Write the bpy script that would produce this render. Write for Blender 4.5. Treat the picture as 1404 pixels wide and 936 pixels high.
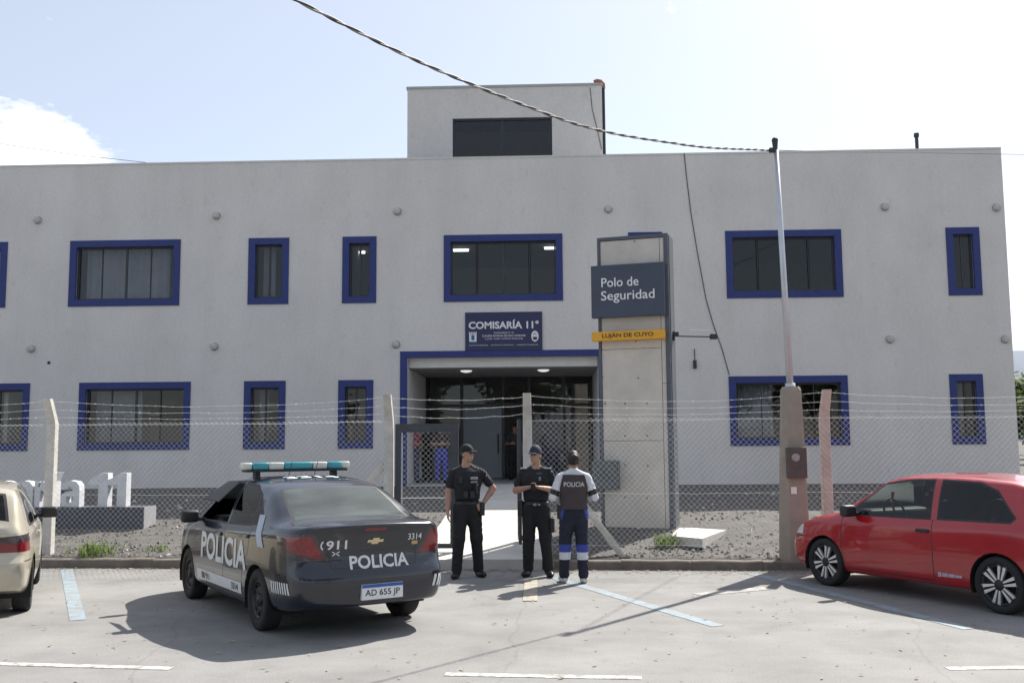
import bpy, bmesh, math, random
import numpy as np
from mathutils import Vector, Matrix
from mathutils.bvhtree import BVHTree
random.seed(11); np.random.seed(11)
for o in list(bpy.data.objects): bpy.data.objects.remove(o)
SC = bpy.context.scene
COL = SC.collection
# ------------------------------------------------------------------ camera
CF = 1365.0; YAW = math.radians(2.2); PIT = math.atan(142/1365); ROLL = .0072
CC = Vector((0, 0, 1.8))
Fv = Vector((-math.sin(YAW)*math.cos(PIT), math.cos(YAW)*math.cos(PIT), math.sin(PIT)))
R0 = Vector((math.cos(YAW), math.sin(YAW), 0)); U0 = R0.cross(Fv)
Rv = R0*math.cos(ROLL) - U0*math.sin(ROLL); Uv = U0*math.cos(ROLL) + R0*math.sin(ROLL)
cam = bpy.data.cameras.new('camera'); cam.lens = 35.0; cam.sensor_width = 36.0
cam.clip_start = .1; cam.clip_end = 20000
camo = bpy.data.objects.new('camera', cam); COL.objects.link(camo)
m = Matrix((Rv, Uv, -Fv)).transposed().to_4x4(); m.translation = CC
camo.matrix_world = m; SC.camera = camo
# ------------------------------------------------------------------ sky and sun
SUN_EL = math.radians(46.5); SUN_AZ = math.atan2(.549, .836)
w = bpy.data.worlds.new('World'); SC.world = w; w.use_nodes = True
nt = w.node_tree; nt.nodes.clear()
def wn(t, **k):
    n = nt.nodes.new(t)
    for a, b in k.items(): setattr(n, a, b)
    return n
sky = wn('ShaderNodeTexSky', sky_type='NISHITA', sun_disc=False, sun_elevation=SUN_EL, sun_rotation=SUN_AZ,
         altitude=900, air_density=1.0, dust_density=2.6, ozone_density=1.0)
tc = wn('ShaderNodeTexCoord'); sep = wn('ShaderNodeSeparateXYZ'); nt.links.new(tc.outputs['Generated'], sep.inputs[0])
def wm(op, a, b=None):
    n = wn('ShaderNodeMath', operation=op)
    for i, v in enumerate((a, b)):
        if v is None: continue
        if isinstance(v, (int, float)): n.inputs[i].default_value = v
        else: nt.links.new(v, n.inputs[i])
    return n.outputs[0]
zz = wm('ADD', wm('MAXIMUM', sep.outputs[2], 0.0), .12)
cx = wn('ShaderNodeCombineXYZ')
nt.links.new(wm('ADD', wm('DIVIDE', sep.outputs[0], zz), .72), cx.inputs[0]); nt.links.new(wm('ADD', wm('DIVIDE', sep.outputs[1], zz), -.42), cx.inputs[1])
cx.inputs[2].default_value = 5.9
nz = wn('ShaderNodeTexNoise'); nz.inputs['Scale'].default_value = .62; nz.inputs['Detail'].default_value = 9; nz.inputs['Roughness'].default_value = .62
nt.links.new(cx.outputs[0], nz.inputs['Vector'])
rp = wn('ShaderNodeValToRGB'); rp.color_ramp.elements[0].position = .585; rp.color_ramp.elements[1].position = .645
nt.links.new(nz.outputs['Fac'], rp.inputs[0])
mx = wn('ShaderNodeMix', data_type='RGBA'); nt.links.new(wm('MAXIMUM', rp.outputs[0], .26), mx.inputs[0])
nt.links.new(sky.outputs[0], mx.inputs[6]); mx.inputs[7].default_value = (11.5, 11.6, 11.8, 1)
bg = wn('ShaderNodeBackground'); bg.inputs[1].default_value = .078; nt.links.new(mx.outputs[2], bg.inputs[0])
wo = wn('ShaderNodeOutputWorld'); nt.links.new(bg.outputs[0], wo.inputs[0])
SD = Vector((math.sin(SUN_AZ)*math.cos(SUN_EL), math.cos(SUN_AZ)*math.cos(SUN_EL), math.sin(SUN_EL)))
sun = bpy.data.lights.new('sun', 'SUN'); sun.energy = 4.6; sun.angle = math.radians(.53); sun.color = (1, .95, .87)
suno = bpy.data.objects.new('sun', sun); COL.objects.link(suno)
suno.rotation_euler = SD.to_track_quat('Z', 'Y').to_euler(); suno.location = SD*60
vs = SC.view_settings; vs.view_transform = 'Standard'; vs.look = 'None'; vs.exposure = .85; vs.gamma = 1; vs.use_curve_mapping = False
SC.render.engine = 'CYCLES'
# ------------------------------------------------------------------ pixel helpers (a pixel gives a direction; depth comes from ground or wall)
def ray(x, y): return Fv*CF + Rv*(x-702) + Uv*(468-y)
def G(x, y, z=0.0):
    d = ray(x, y); return CC + d*((z-1.8)/d.z)
def FY(x, y, Y=27.0):
    d = ray(x, y); return CC + d*(Y/d.y)
def kerbY(x): return 14.70 - .05*x
def fenceY(x): return 15.15 - .05*x
_pd = [0, .5, 2.5, 4.8, 12.3, 40, 400, 6000]; _pz = [.13, .15, .31, .5, .72, .75, .8, .8]
def gz(x, y): return float(np.interp(y-kerbY(max(-40, min(40, x))), _pd, _pz))
# ------------------------------------------------------------------ mesh helpers
def link(name, me, parent=None, mats=None, smooth=False):
    o = bpy.data.objects.new(name, me); COL.objects.link(o)
    if parent is not None: o.parent = parent
    if mats is not None:
        for q in (mats if isinstance(mats, (list, tuple)) else [mats]): me.materials.append(q)
    if smooth:
        me.polygons.foreach_set('use_smooth', [True]*len(me.polygons))
    return o
def fin(name, bm, mats, parent=None, smooth=False, recalc=True):
    if recalc: bmesh.ops.recalc_face_normals(bm, faces=bm.faces)
    me = bpy.data.meshes.new(name); bm.to_mesh(me); bm.free()
    return link(name, me, parent, mats, smooth)
def empty(name, loc=(0, 0, 0), rz=0):
    o = bpy.data.objects.new(name, None); COL.objects.link(o); o.location = loc; o.rotation_euler = (0, 0, rz)
    o.empty_display_size = .2
    return o
def tag(o, label, cat, group=None):
    o['label'] = label; o['category'] = cat
    if group: o['group'] = group
    return o
def struct(o): o['kind'] = 'structure'; return o
def stuff(o): o['kind'] = 'stuff'; return o
def bx(bm, x0, x1, y0, y1, z0, z1, mi=0, M=None, bev=0):
    r = bmesh.ops.create_cube(bm, size=1)
    vs_ = r['verts']
    for v in vs_:
        v.co = Vector(((x0+x1)/2+v.co.x*(x1-x0), (y0+y1)/2+v.co.y*(y1-y0), (z0+z1)/2+v.co.z*(z1-z0)))
    if bev:
        es = list({e for v in vs_ for e in v.link_edges})
        r2 = bmesh.ops.bevel(bm, geom=es, offset=bev, segments=2, affect='EDGES', profile=.6)
        vs_ = list({v for f in r2['faces'] for v in f.verts} | {v for v in vs_ if v.is_valid})
    fs = {f for v in vs_ for f in v.link_faces}
    for f in fs: f.material_index = mi
    if M is not None:
        for v in vs_: v.co = M @ v.co
    return vs_
def tube(bm, pts, rad, n=6, mi=0, cap=True):
    pts = [Vector(p) for p in pts]; rings = []
    rr = rad if isinstance(rad, (list, tuple)) else [rad]*len(pts)
    for i, p in enumerate(pts):
        t = (pts[min(i+1, len(pts)-1)]-pts[max(i-1, 0)]).normalized()
        a = Vector((0, 0, 1)) if abs(t.z) < .95 else Vector((1, 0, 0))
        u = t.cross(a).normalized(); v = t.cross(u)
        rings.append([bm.verts.new(p+(u*math.cos(2*math.pi*k/n)+v*math.sin(2*math.pi*k/n))*rr[i]) for k in range(n)])
    for i in range(len(pts)-1):
        for k in range(n):
            f = bm.faces.new((rings[i][k], rings[i][(k+1) % n], rings[i+1][(k+1) % n], rings[i+1][k])); f.material_index = mi
    if cap and n > 2:
        for rg in (rings[0], rings[-1]):
            f = bm.faces.new(rg); f.material_index = mi
    return rings
def lathe(bm, prof, n=32, axis='Y', mi=0, closed=False):
    rings = []
    for r, h in prof:
        rg = []
        for k in range(n):
            a = 2*math.pi*k/n
            if axis == 'Y': co = (r*math.cos(a), h, r*math.sin(a))
            else: co = (r*math.cos(a), r*math.sin(a), h)
            rg.append(bm.verts.new(co))
        rings.append(rg)
    for i in range(len(prof)-1):
        for k in range(n):
            f = bm.faces.new((rings[i][k], rings[i][(k+1) % n], rings[i+1][(k+1) % n], rings[i+1][k])); f.material_index = mi
    return rings
def prism(bm, poly, y0, y1, mi=0):
    """polygon of (x,z) extruded in y"""
    a = [bm.verts.new((p[0], y0, p[1])) for p in poly]; b = [bm.verts.new((p[0], y1, p[1])) for p in poly]
    n = len(poly); fs = [bm.faces.new(a), bm.faces.new(b[::-1])]
    for i in range(n): fs.append(bm.faces.new((a[i], b[i], b[(i+1) % n], a[(i+1) % n])))
    for f in fs: f.material_index = mi
def pchip(xs, ys, x):
    xs = np.asarray(xs, float); ys = np.asarray(ys, float); x = np.asarray(x, float)
    if xs[0] > xs[-1]: xs = xs[::-1]; ys = ys[::-1]
    h = np.diff(xs); dl = np.diff(ys)/h; n = len(xs); d = np.zeros(n)
    for i in range(1, n-1):
        if dl[i-1]*dl[i] > 0:
            w1 = 2*h[i]+h[i-1]; w2 = h[i]+2*h[i-1]; d[i] = (w1+w2)/(w1/dl[i-1]+w2/dl[i])
    d[0] = dl[0]; d[-1] = dl[-1]
    k = np.clip(np.searchsorted(xs, x)-1, 0, n-2); t = (x-xs[k])/h[k]; t = np.clip(t, 0, 1)
    return ((1+2*t)*(1-t)**2*ys[k] + t*(1-t)**2*h[k]*d[k] + t*t*(3-2*t)*ys[k+1] + t*t*(t-1)*h[k]*d[k+1])
# ------------------------------------------------------------------ materials
MC = {}
def mat(name, col, rough=.7, var=.12, scale=4.0, bump=0.0, bscale=40.0, metal=0.0, spec=.5, coat=0.0, emit=0.0, col2=None, detail=6, coord='Object', stretch=None):
    if name in MC: return MC[name]
    M = bpy.data.materials.new(name); M.use_nodes = True; t = M.node_tree; b = t.nodes['Principled BSDF']
    b.inputs['Roughness'].default_value = rough; b.inputs['Metallic'].default_value = metal
    b.inputs['Specular IOR Level'].default_value = spec; b.inputs['Coat Weight'].default_value = coat; b.inputs['Coat Roughness'].default_value = .04
    c1 = tuple(max(0, c*(1-var)) for c in col); c2 = col2 or tuple(min(1, c*(1+var)) for c in col)
    tcn = t.nodes.new('ShaderNodeTexCoord'); vec = tcn.outputs[coord]
    if stretch:
        mp = t.nodes.new('ShaderNodeMapping'); mp.inputs['Scale'].default_value = stretch; t.links.new(vec, mp.inputs[0]); vec = mp.outputs[0]
    n = t.nodes.new('ShaderNodeTexNoise'); n.inputs['Scale'].default_value = scale; n.inputs['Detail'].default_value = detail; n.inputs['Roughness'].default_value = .62
    t.links.new(vec, n.inputs['Vector'])
    r = t.nodes.new('ShaderNodeValToRGB'); r.color_ramp.elements[0].position = .32; r.color_ramp.elements[1].position = .7
    r.color_ramp.elements[0].color = (*c1, 1); r.color_ramp.elements[1].color = (*c2, 1)
    t.links.new(n.outputs['Fac'], r.inputs[0]); t.links.new(r.outputs[0], b.inputs['Base Color'])
    if bump:
        n2 = t.nodes.new('ShaderNodeTexNoise'); n2.inputs['Scale'].default_value = bscale; n2.inputs['Detail'].default_value = 4
        t.links.new(tcn.outputs[coord], n2.inputs['Vector'])
        bp = t.nodes.new('ShaderNodeBump'); bp.inputs['Strength'].default_value = bump; bp.inputs['Distance'].default_value = .004
        t.links.new(n2.outputs['Fac'], bp.inputs['Height']); t.links.new(bp.outputs[0], b.inputs['Normal'])
    if emit:
        b.inputs['Emission Color'].default_value = (*col, 1); b.inputs['Emission Strength'].default_value = emit
    MC[name] = M; return M
def glass(name, tint, rough=0.0, ior=1.5, refl=1.0):
    if name in MC: return MC[name]
    M = bpy.data.materials.new(name); M.use_nodes = True; t = M.node_tree; t.nodes.clear()
    tr = t.nodes.new('ShaderNodeBsdfTransparent'); tr.inputs[0].default_value = (*tint, 1)
    gl = t.nodes.new('ShaderNodeBsdfGlossy'); gl.inputs['Roughness'].default_value = rough; gl.inputs[0].default_value = (refl, refl, refl, 1)
    fr = t.nodes.new('ShaderNodeFresnel'); fr.inputs[0].default_value = ior
    mxs = t.nodes.new('ShaderNodeMixShader'); o = t.nodes.new('ShaderNodeOutputMaterial')
    t.links.new(fr.outputs[0], mxs.inputs[0]); t.links.new(tr.outputs[0], mxs.inputs[1]); t.links.new(gl.outputs[0], mxs.inputs[2]); t.links.new(mxs.outputs[0], o.inputs[0])
    MC[name] = M; return M
def overlay(M, scale, lo, hi, dark, stretch=(1, 1, 1), kind='noise', coord='Object'):
    """multiply the base colour by a second pattern: stains, speckle or cracks"""
    t = M.node_tree; b_ = t.nodes['Principled BSDF']; src = b_.inputs['Base Color'].links[0].from_socket
    tcn = t.nodes.new('ShaderNodeTexCoord'); mp = t.nodes.new('ShaderNodeMapping'); mp.inputs['Scale'].default_value = stretch; t.links.new(tcn.outputs[coord], mp.inputs[0])
    if kind == 'noise':
        n = t.nodes.new('ShaderNodeTexNoise'); n.inputs['Scale'].default_value = scale; n.inputs['Detail'].default_value = 8; n.inputs['Roughness'].default_value = .65; out = n.outputs['Fac']; t.links.new(mp.outputs[0], n.inputs['Vector'])
    else:
        n0 = t.nodes.new('ShaderNodeTexNoise'); n0.inputs['Scale'].default_value = scale*2.2; n0.inputs['Detail'].default_value = 6; t.links.new(mp.outputs[0], n0.inputs['Vector'])
        va = t.nodes.new('ShaderNodeVectorMath'); va.operation = 'SCALE'; va.inputs[3].default_value = .7; t.links.new(n0.outputs['Color'], va.inputs[0])
        vb = t.nodes.new('ShaderNodeVectorMath'); vb.operation = 'ADD'; t.links.new(mp.outputs[0], vb.inputs[0]); t.links.new(va.outputs[0], vb.inputs[1])
        n = t.nodes.new('ShaderNodeTexVoronoi'); n.feature = 'DISTANCE_TO_EDGE'; n.inputs['Scale'].default_value = scale; out = n.outputs['Distance']; t.links.new(vb.outputs[0], n.inputs['Vector'])
    r = t.nodes.new('ShaderNodeValToRGB'); r.color_ramp.elements[0].position = lo; r.color_ramp.elements[1].position = hi; r.color_ramp.elements[0].color = (dark, dark, dark, 1); t.links.new(out, r.inputs[0])
    mx_ = t.nodes.new('ShaderNodeMix'); mx_.data_type = 'RGBA'; mx_.blend_type = 'MULTIPLY'; mx_.inputs[0].default_value = 1; t.links.new(src, mx_.inputs[6]); t.links.new(r.outputs[0], mx_.inputs[7]); t.links.new(mx_.outputs[2], b_.inputs['Base Color'])
# ------------------------------------------------------------------ lettering
def text_bm(s, size, bold=0.0, spacing=1.0, xs=1.0):
    """flat lettering as a bmesh in (x,y), centred"""
    c = bpy.data.curves.new('lettering', 'FONT'); c.body = s; c.size = size; c.offset = bold; c.space_character = spacing
    c.align_x = 'CENTER'; c.align_y = 'CENTER'; c.resolution_u = 3
    o = bpy.data.objects.new('lettering', c); COL.objects.link(o)
    bpy.context.view_layer.update()
    me = bpy.data.meshes.new_from_object(o.evaluated_get(bpy.context.evaluated_depsgraph_get()))
    bm = bmesh.new(); bm.from_mesh(me); bpy.data.objects.remove(o); bpy.data.curves.remove(c); bpy.data.meshes.remove(me)
    bmesh.ops.remove_doubles(bm, verts=bm.verts, dist=1e-5)
    x0 = min(v.co.x for v in bm.verts); x1 = max(v.co.x for v in bm.verts); y0 = min(v.co.y for v in bm.verts); y1 = max(v.co.y for v in bm.verts)
    for v in bm.verts: v.co.x = (v.co.x-(x0+x1)/2)*xs; v.co.y -= (y0+y1)/2
    return bm
def fit_text(s, w_, h_, bold=.02, spacing=1.0):
    """lettering stretched to w_ x h_"""
    bm = text_bm(s, 1.0, bold, spacing)
    X = [v.co.x for v in bm.verts]; Y = [v.co.y for v in bm.verts]
    sx = w_/(max(X)-min(X)); sy = h_/(max(Y)-min(Y))
    for v in bm.verts: v.co.x *= sx; v.co.y *= sy
    return bm
def place_text(name, bm, M, mt, parent, depth=.004, split=False):
    """lettering in the local x/y plane of M (z of M points at the reader), given thickness; split: each letter its own part"""
    groups = letters_of(bm) if split else [bm]
    out = []
    for g in groups:
        r = bmesh.ops.extrude_face_region(g, geom=g.faces[:])
        for e in r['geom']:
            if isinstance(e, bmesh.types.BMVert): e.co.z += depth
        g.transform(M); o = fin(name, g, mt, parent)
        if not split: stuff(o)
        out.append(o)
    return out
def letters_of(bm):
    """split lettering into one bmesh for each letter (islands that overlap in x stay together)"""
    bm.faces.ensure_lookup_table(); seen = set(); isl = []
    for f in bm.faces:
        if f.index in seen: continue
        st_ = [f]; comp = []; seen.add(f.index)
        while st_:
            q = st_.pop(); comp.append(q)
            for e in q.edges:
                for h in e.link_faces:
                    if h.index not in seen: seen.add(h.index); st_.append(h)
        X = [v.co.x for q in comp for v in q.verts]; isl.append([min(X), max(X), comp])
    isl.sort(key=lambda t: t[0]); gr = []
    for i in isl:
        if gr and i[0] < gr[-1][1]-.3*(i[1]-i[0]) : gr[-1][1] = max(gr[-1][1], i[1]); gr[-1][2] += i[2]
        else: gr.append(i)
    out = []
    for g in gr:
        b2 = bmesh.new(); vm = {}
        for f in g[2]:
            for v in f.verts:
                if v not in vm: vm[v] = b2.verts.new(v.co)
            b2.faces.new([vm[v] for v in f.verts])
        out.append(b2)
    bm.free(); return out
def frame_M(org, xdir, ydir):
    xd = Vector(xdir).normalized(); yd = Vector(ydir).normalized(); zd = xd.cross(yd)
    M = Matrix((xd, yd, zd)).transposed().to_4x4(); M.translation = Vector(org); return M
# ================================================================== SETTING
M_asph = mat('asphalt', (.285, .281, .274), .9, .14, .9, .3, 90)
M_gravel = mat('gravel_soil', (.115, .107, .098), .95, .3, 3.2, .9, 30)
M_conc = mat('path_concrete', (.56, .54, .5), .85, .1, 2.5, .15, 60)
M_kerb = mat('kerb_concrete', (.17, .145, .125), .9, .25, 5, .5, 30)
# ground: one sheet to the horizon, rising gently from the kerb towards the building
xs = [-4000, -900, -200, -60] + [-40+1.0*i for i in range(81)] + [60, 200, 900, 4000]
ds = [0.16, .3, .5, .8, 1.1, 1.4, 1.7, 2.0, 2.5, 3, 3.5, 4, 4.8, 5.5, 6.5, 7.5, 9, 10.5, 12.3, 15, 20, 30, 40, 80, 400, 1500, 7000]
bm = bmesh.new(); grid = []
rn = random.Random(3)
for x in xs:
    xc = max(-40, min(40, x)); col_ = []
    for yy in (-900, -60, -20.0):
        col_.append(bm.verts.new((x, yy, -.06)))
    col_.append(bm.verts.new((x, kerbY(xc)+.10, -.06)))
    for d in ds:
        z = float(np.interp(d, _pd, _pz)) + (rn.uniform(-.02, .02) if .6 < d < 11 and abs(x) < 41 else 0)
        col_.append(bm.verts.new((x, kerbY(xc)+d, z)))
    grid.append(col_)
for i in range(len(xs)-1):
    for j in range(len(grid[0])-1):
        bm.faces.new((grid[i][j], grid[i+1][j], grid[i+1][j+1], grid[i][j+1]))
struct(fin('ground', bm, M_gravel, None, True))
# road
bm = bmesh.new(); rx = [-120, -40, -20, -10, -5, 0, 5, 10, 20, 40, 120]
a = [bm.verts.new((x, kerbY(max(-40, min(40, x)))+.02, 0)) for x in rx]; b = [bm.verts.new((x, -7.5, 0)) for x in rx]
for i in range(len(rx)-1): bm.faces.new((a[i], a[i+1], b[i+1], b[i]))
road = struct(fin('road', bm, M_asph))
# asphalt with tar seams and dusty wear
overlay(M_asph, 55, .3, .7, .7); overlay(M_asph, 1.3, .28, .5, .82); overlay(M_asph, .5, .3, .42, .8); overlay(M_asph, .35, .35, .65, .86, (.35, 1.6, 1)); overlay(M_asph, .22, .0, .004, .86, kind='crack')
overlay(M_gravel, 30, .3, .65, .6); overlay(M_conc, 2.2, .3, .6, .86)
# kerb in cast lengths (left out where the concrete path crosses it)
PX0, PX1 = -2.0, -.15
kerb = empty('kerb', (0, kerbY(0), 0)); struct(kerb)
def kerb_piece(x0, x1):
    bm = bmesh.new(); n = 4; rj = [random.uniform(-.012, .012) for _ in range(n+1)]
    sec = [(0, -.05), (.012, .115), (.03, .13), (.16, .135), (.17, -.05)]
    rings = []
    for i in range(n+1):
        x = x0+(x1-x0)*i/n; rings.append([bm.verts.new((x, kerbY(x)+s[0]+rj[i], s[1]+rj[i]*.5-kerbY(0)*0)) for s in sec])
    for i in range(n):
        for k in range(len(sec)): bm.faces.new((rings[i][k], rings[i][(k+1) % 5], rings[i+1][(k+1) % 5], rings[i+1][k]))
    bm.faces.new(rings[0]); bm.faces.new(rings[-1])
    for v in bm.verts: v.co.y -= kerbY(0)
    fin('kerb_stone', bm, M_kerb, kerb)
x = -16.0
while x < 14:
    x1 = x+1.0
    if not (x1 > PX0 and x < PX1): kerb_piece(x+.002, x1-.002)
    elif x < PX0: kerb_piece(x+.006, PX0-.02)
    elif x1 > PX1: kerb_piece(PX1+.02, x1-.006)
    x = x1
# concrete path from the road to the porch, cast in bays
path = empty('path', (0, kerbY(0), 0)); struct(path)
py = [14.72, 16.4, 18.1, 19.8, 21.5, 23.2, 24.9, 26.98]
for i in range(len(py)-1):
    bm = bmesh.new(); y0, y1 = py[i]+.006, py[i+1]-.006
    if i == 0: y0 = py[0]
    ring = []
    yy = [y0+(y1-y0)*k/4 for k in range(5)]
    def ztop(x, y): return max(.135, float(np.interp(y-14.72, [0, .6, 2.5, 4.8, 12.25], [.15, .19, .35, .54, .76])))
    tp = [[bm.verts.new((x, y, ztop(x, y))) for x in (PX0, PX1)] for y in yy]
    bt = [[bm.verts.new((x, y, ztop(x, y)-.25)) for x in (PX0, PX1)] for y in yy]
    for k in range(4):
        bm.faces.new((tp[k][0], tp[k][1], tp[k+1][1], tp[k+1][0]))
        bm.faces.new((tp[k][0], tp[k+1][0], bt[k+1][0], bt[k][0])); bm.faces.new((tp[k][1], bt[k][1], bt[k+1][1], tp[k+1][1]))
    bm.faces.new((tp[0][0], bt[0][0], bt[0][1], tp[0][1])); bm.faces.new((tp[4][0], tp[4][1], bt[4][1], bt[4][0]))
    for v in bm.verts: v.co.y -= kerbY(0)
    fin('path_slab', bm, M_conc, path)
# painted markings, 4 mm sheets on the road
def sheet(name, pts, z, mt, parent=None):
    bm = bmesh.new(); n = 6
    (a, b, c, d) = [Vector((p[0], p[1], z)) for p in pts]
    for i in range(n):
        s, e = i/n, (i+1)/n
        bm.faces.new([bm.verts.new(q) for q in (a.lerp(d, s), b.lerp(c, s), b.lerp(c, e), a.lerp(d, e))])
    return fin(name, bm, mt, parent)
def worn(name, col, under, sc=9, lo=.40, hi=.58):
    M = mat(name, col, .8, .05, 20, col2=None)
    t = M.node_tree; b_ = t.nodes['Principled BSDF']; tcn = t.nodes.new('ShaderNodeTexCoord')
    n = t.nodes.new('ShaderNodeTexNoise'); n.inputs['Scale'].default_value = sc; n.inputs['Detail'].default_value = 8; n.inputs['Roughness'].default_value = .7
    t.links.new(tcn.outputs['Object'], n.inputs['Vector']); r = t.nodes.new('ShaderNodeValToRGB')
    r.color_ramp.elements[0].position = lo; r.color_ramp.elements[1].position = hi
    r.color_ramp.elements[0].color = (*under, 1); r.color_ramp.elements[1].color = (*col, 1)
    t.links.new(n.outputs['Fac'], r.inputs[0]); t.links.new(r.outputs[0], b_.inputs['Base Color']); return M
M_wpaint = worn('worn_white_paint', (.62, .62, .60), (.24, .235, .22))
M_bpaint = worn('worn_blue_paint', (.25, .34, .41), (.23, .23, .22), 5, .38, .62)
M_ypaint = worn('worn_yellow_paint', (.40, .35, .25), (.28, .27, .25), 6, .4, .6)
def dash(px0, px1, wid=.13):
    a_ = G(*px0); b_ = G(*px1)
    d = (b_-a_).normalized(); n = Vector((-d.y, d.x, 0))*wid/2
    return [a_-n, b_-n, b_+n, a_+n]
def marking(name, pts, mt, z=.004):
    o = sheet(name, [(p.x, p.y) for p in pts], z, mt); return struct(o)
for a_, b_ in (((-60, 908), (235, 916)), ((610, 924), (880, 929)), ((1298, 916), (1480, 914))):
    marking('road_marking', dash(a_, b_, .11), M_wpaint)
for a_, b_ in (((91, 780), (107, 850)), ((757, 791), (985, 858)), ((1030, 786), (1330, 862))):
    marking('parking_line', dash(a_, b_, .16), M_bpaint)
marking('road_marking', dash((955, 815), (1052, 806), .22), worn('faded_white_paint', (.5, .5, .49), (.28, .275, .26), 5, .5, .62))
marking('parking_line', dash((728, 795), (727, 824), .17), M_ypaint, .008)
# far hills to the right and the road's surroundings
bm = bmesh.new(); hv = []
rr_ = random.Random(5)
N = 60
for i in range(N):
    x = -6000+12000*i/(N-1)
    base = 400+420*math.exp(-((x-3900)/1300)**2)+150*math.sin(x*.0011+.4)+rr_.uniform(-25, 25)
    hv.append([bm.verts.new((x, 6200, .7)), bm.verts.new((x+rr_.uniform(-60, 60), 6600, base*.5+rr_.uniform(-20, 20))), bm.verts.new((x, 7000, base)), bm.verts.new((x, 8200, .6))])
for i in range(N-1):
    for k in range(3): bm.faces.new((hv[i][k], hv[i+1][k], hv[i+1][k+1], hv[i][k+1]))
struct(fin('hills', bm, mat('hazy_hill_rock', (.17, .20, .25), .95, .1, .002), None, True))  # blue-grey of distant haze is put into the rock colour
# ================================================================== BUILDING
M_wall = mat('grey_stucco', (.70, .67, .64), .92, .05, .55, .5, 45, col2=(.73, .70, .67), detail=12)
overlay(M_wall, .9, .25, .6, .9, (1, 1, .18)); overlay(M_wall, 14, .3, .6, .9); overlay(M_wall, 3.0, .22, .42, .84, (1, 1, .6)); overlay(M_wall, 5.0, .26, .36, .86, (1, 1, .25))
M_blue = mat('blue_paint', (.02, .036, .17), .6, .12, 6, .05, 60)
M_alu = mat('dark_aluminium', (.035, .036, .042), .45, .1, 8)
M_glass = glass('window_glass', (.62, .66, .68), 0, 1.52, .95)
M_room = mat('room_paint', (.42, .41, .39), .9, .05, 2)
M_floor = mat('porch_tile', (.36, .37, .38), .5, .06, 3)
M_curt = mat('grey_curtain', (.34, .33, .36), .9, .1, 3)
M_lamp = mat('lamp_glow', (1, .98, .92), .5, 0, emit=1.6)
M_white = mat('white_paint', (.74, .73, .70), .7, .05, 4)
M_capg = mat('cap_plastic', (.5, .48, .45), .7, .1, 12)
M_pipe = mat('dark_pipe', (.03, .03, .035), .5, .1, 8)
M_terra = mat('terracotta', (.36, .16, .11), .8, .15, 10)
M_roofm = mat('roof_membrane', (.25, .25, .25), .9, .1, 2)
BX0, BX1, BY, BD = -24.0, 12.36, 27.0, 37.5
ZB, ZT = .5, 9.74
bld = empty('police_station', (-5.8, BY, .72))
tag(bld, 'two storey light grey stucco police station with blue framed windows and rooftop tower', 'building')
BI = Matrix.Translation(Vector((5.8, -BY, -.72)))
def bpart(name, bm, mt, parent=None, smooth=False):
    """world-space bmesh -> part of the building"""
    bm.transform(BI)
    return fin(name, bm, mt, parent or bld, smooth)
def wx(p0, p1, y): return FY(p0, y).x, FY(p1, y).x
UP = [(-150, 9.5), (95.5, 247), (340.5, 396), (469.5, 516), (608.5, 771.5), (862, 909), (995.5, 1155), (1299, 1345)]
LO = [(-115, 39.5), (107.5, 260.5), (334, 391), (463.5, 511.5), (1000.5, 1164), (1304, 1350)]
wins = []
for k, (a_, b_) in enumerate(UP): x0, x1 = wx(a_, b_, 368); wins.append([x0, x1, 5.72, 7.58, 'u', k])
for k, (a_, b_) in enumerate(LO): x0, x1 = wx(a_, b_, 570); wins.append([x0, x1, 1.74, 3.60, 'l', k])
EX0, EX1, EZ0, EZ1 = FY(558.5, 560).x, 1.30, .70, 4.20
opens = [(w_[0]+.17, w_[1]-.17, w_[2]+.17, w_[3]-.17) for w_ in wins] + [(EX0, EX1, EZ0, EZ1)]
XS = sorted({BX0, BX1} | {o[0] for o in opens} | {o[1] for o in opens}); ZS = sorted({ZB, ZT} | {o[2] for o in opens} | {o[3] for o in opens})
bm = bmesh.new(); vc = {}
def V(x, y, z):
    k = (round(x, 4), round(y, 4), round(z, 4))
    if k not in vc: vc[k] = bm.verts.new(k)
    return vc[k]
for i in range(len(XS)-1):
    for j in range(len(ZS)-1):
        mx_, mz_ = (XS[i]+XS[i+1])/2, (ZS[j]+ZS[j+1])/2
        if any(o[0] < mx_ < o[1] and o[2] < mz_ < o[3] for o in opens): continue
        bm.faces.new((V(XS[i], BY, ZS[j]), V(XS[i+1], BY, ZS[j]), V(XS[i+1], BY, ZS[j+1]), V(XS[i], BY, ZS[j+1])))
for (x0, x1, z0, z1) in opens:      # reveals
    for (p, q) in (((x0, z0), (x1, z0)), ((x1, z0), (x1, z1)), ((x1, z1), (x0, z1)), ((x0, z1), (x0, z0))):
        bm.faces.new([bm.verts.new(c) for c in ((p[0], BY, p[1]), (q[0], BY, q[1]), (q[0], BY+.25, q[1]), (p[0], BY+.25, p[1]))])
bm.transform(BI); fin('front_wall', bm, M_wall, bld, recalc=False)
bm = bmesh.new()
bx(bm, BX1-.25, BX1-.001, BY+.001, BD, ZB, ZT-.002); bx(bm, BX0+.001, BX0+.25, BY+.001, BD, ZB, ZT-.002); bx(bm, BX0+.25, BX1-.25, BD-.25, BD-.002, ZB, ZT-.002)
bpart('side_wall', bm, M_wall)
bm = bmesh.new(); bx(bm, BX0-.0, BX1+.0, BY-.015, BY+.25, ZT, ZT+.05); bpart('parapet_cap', bm, M_wall)
bm = bmesh.new(); bx(bm, BX0+.25, BX1-.25, BY+.02, BD-.25, 9.1, 9.3); bpart('roof', bm, M_roofm)
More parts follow.
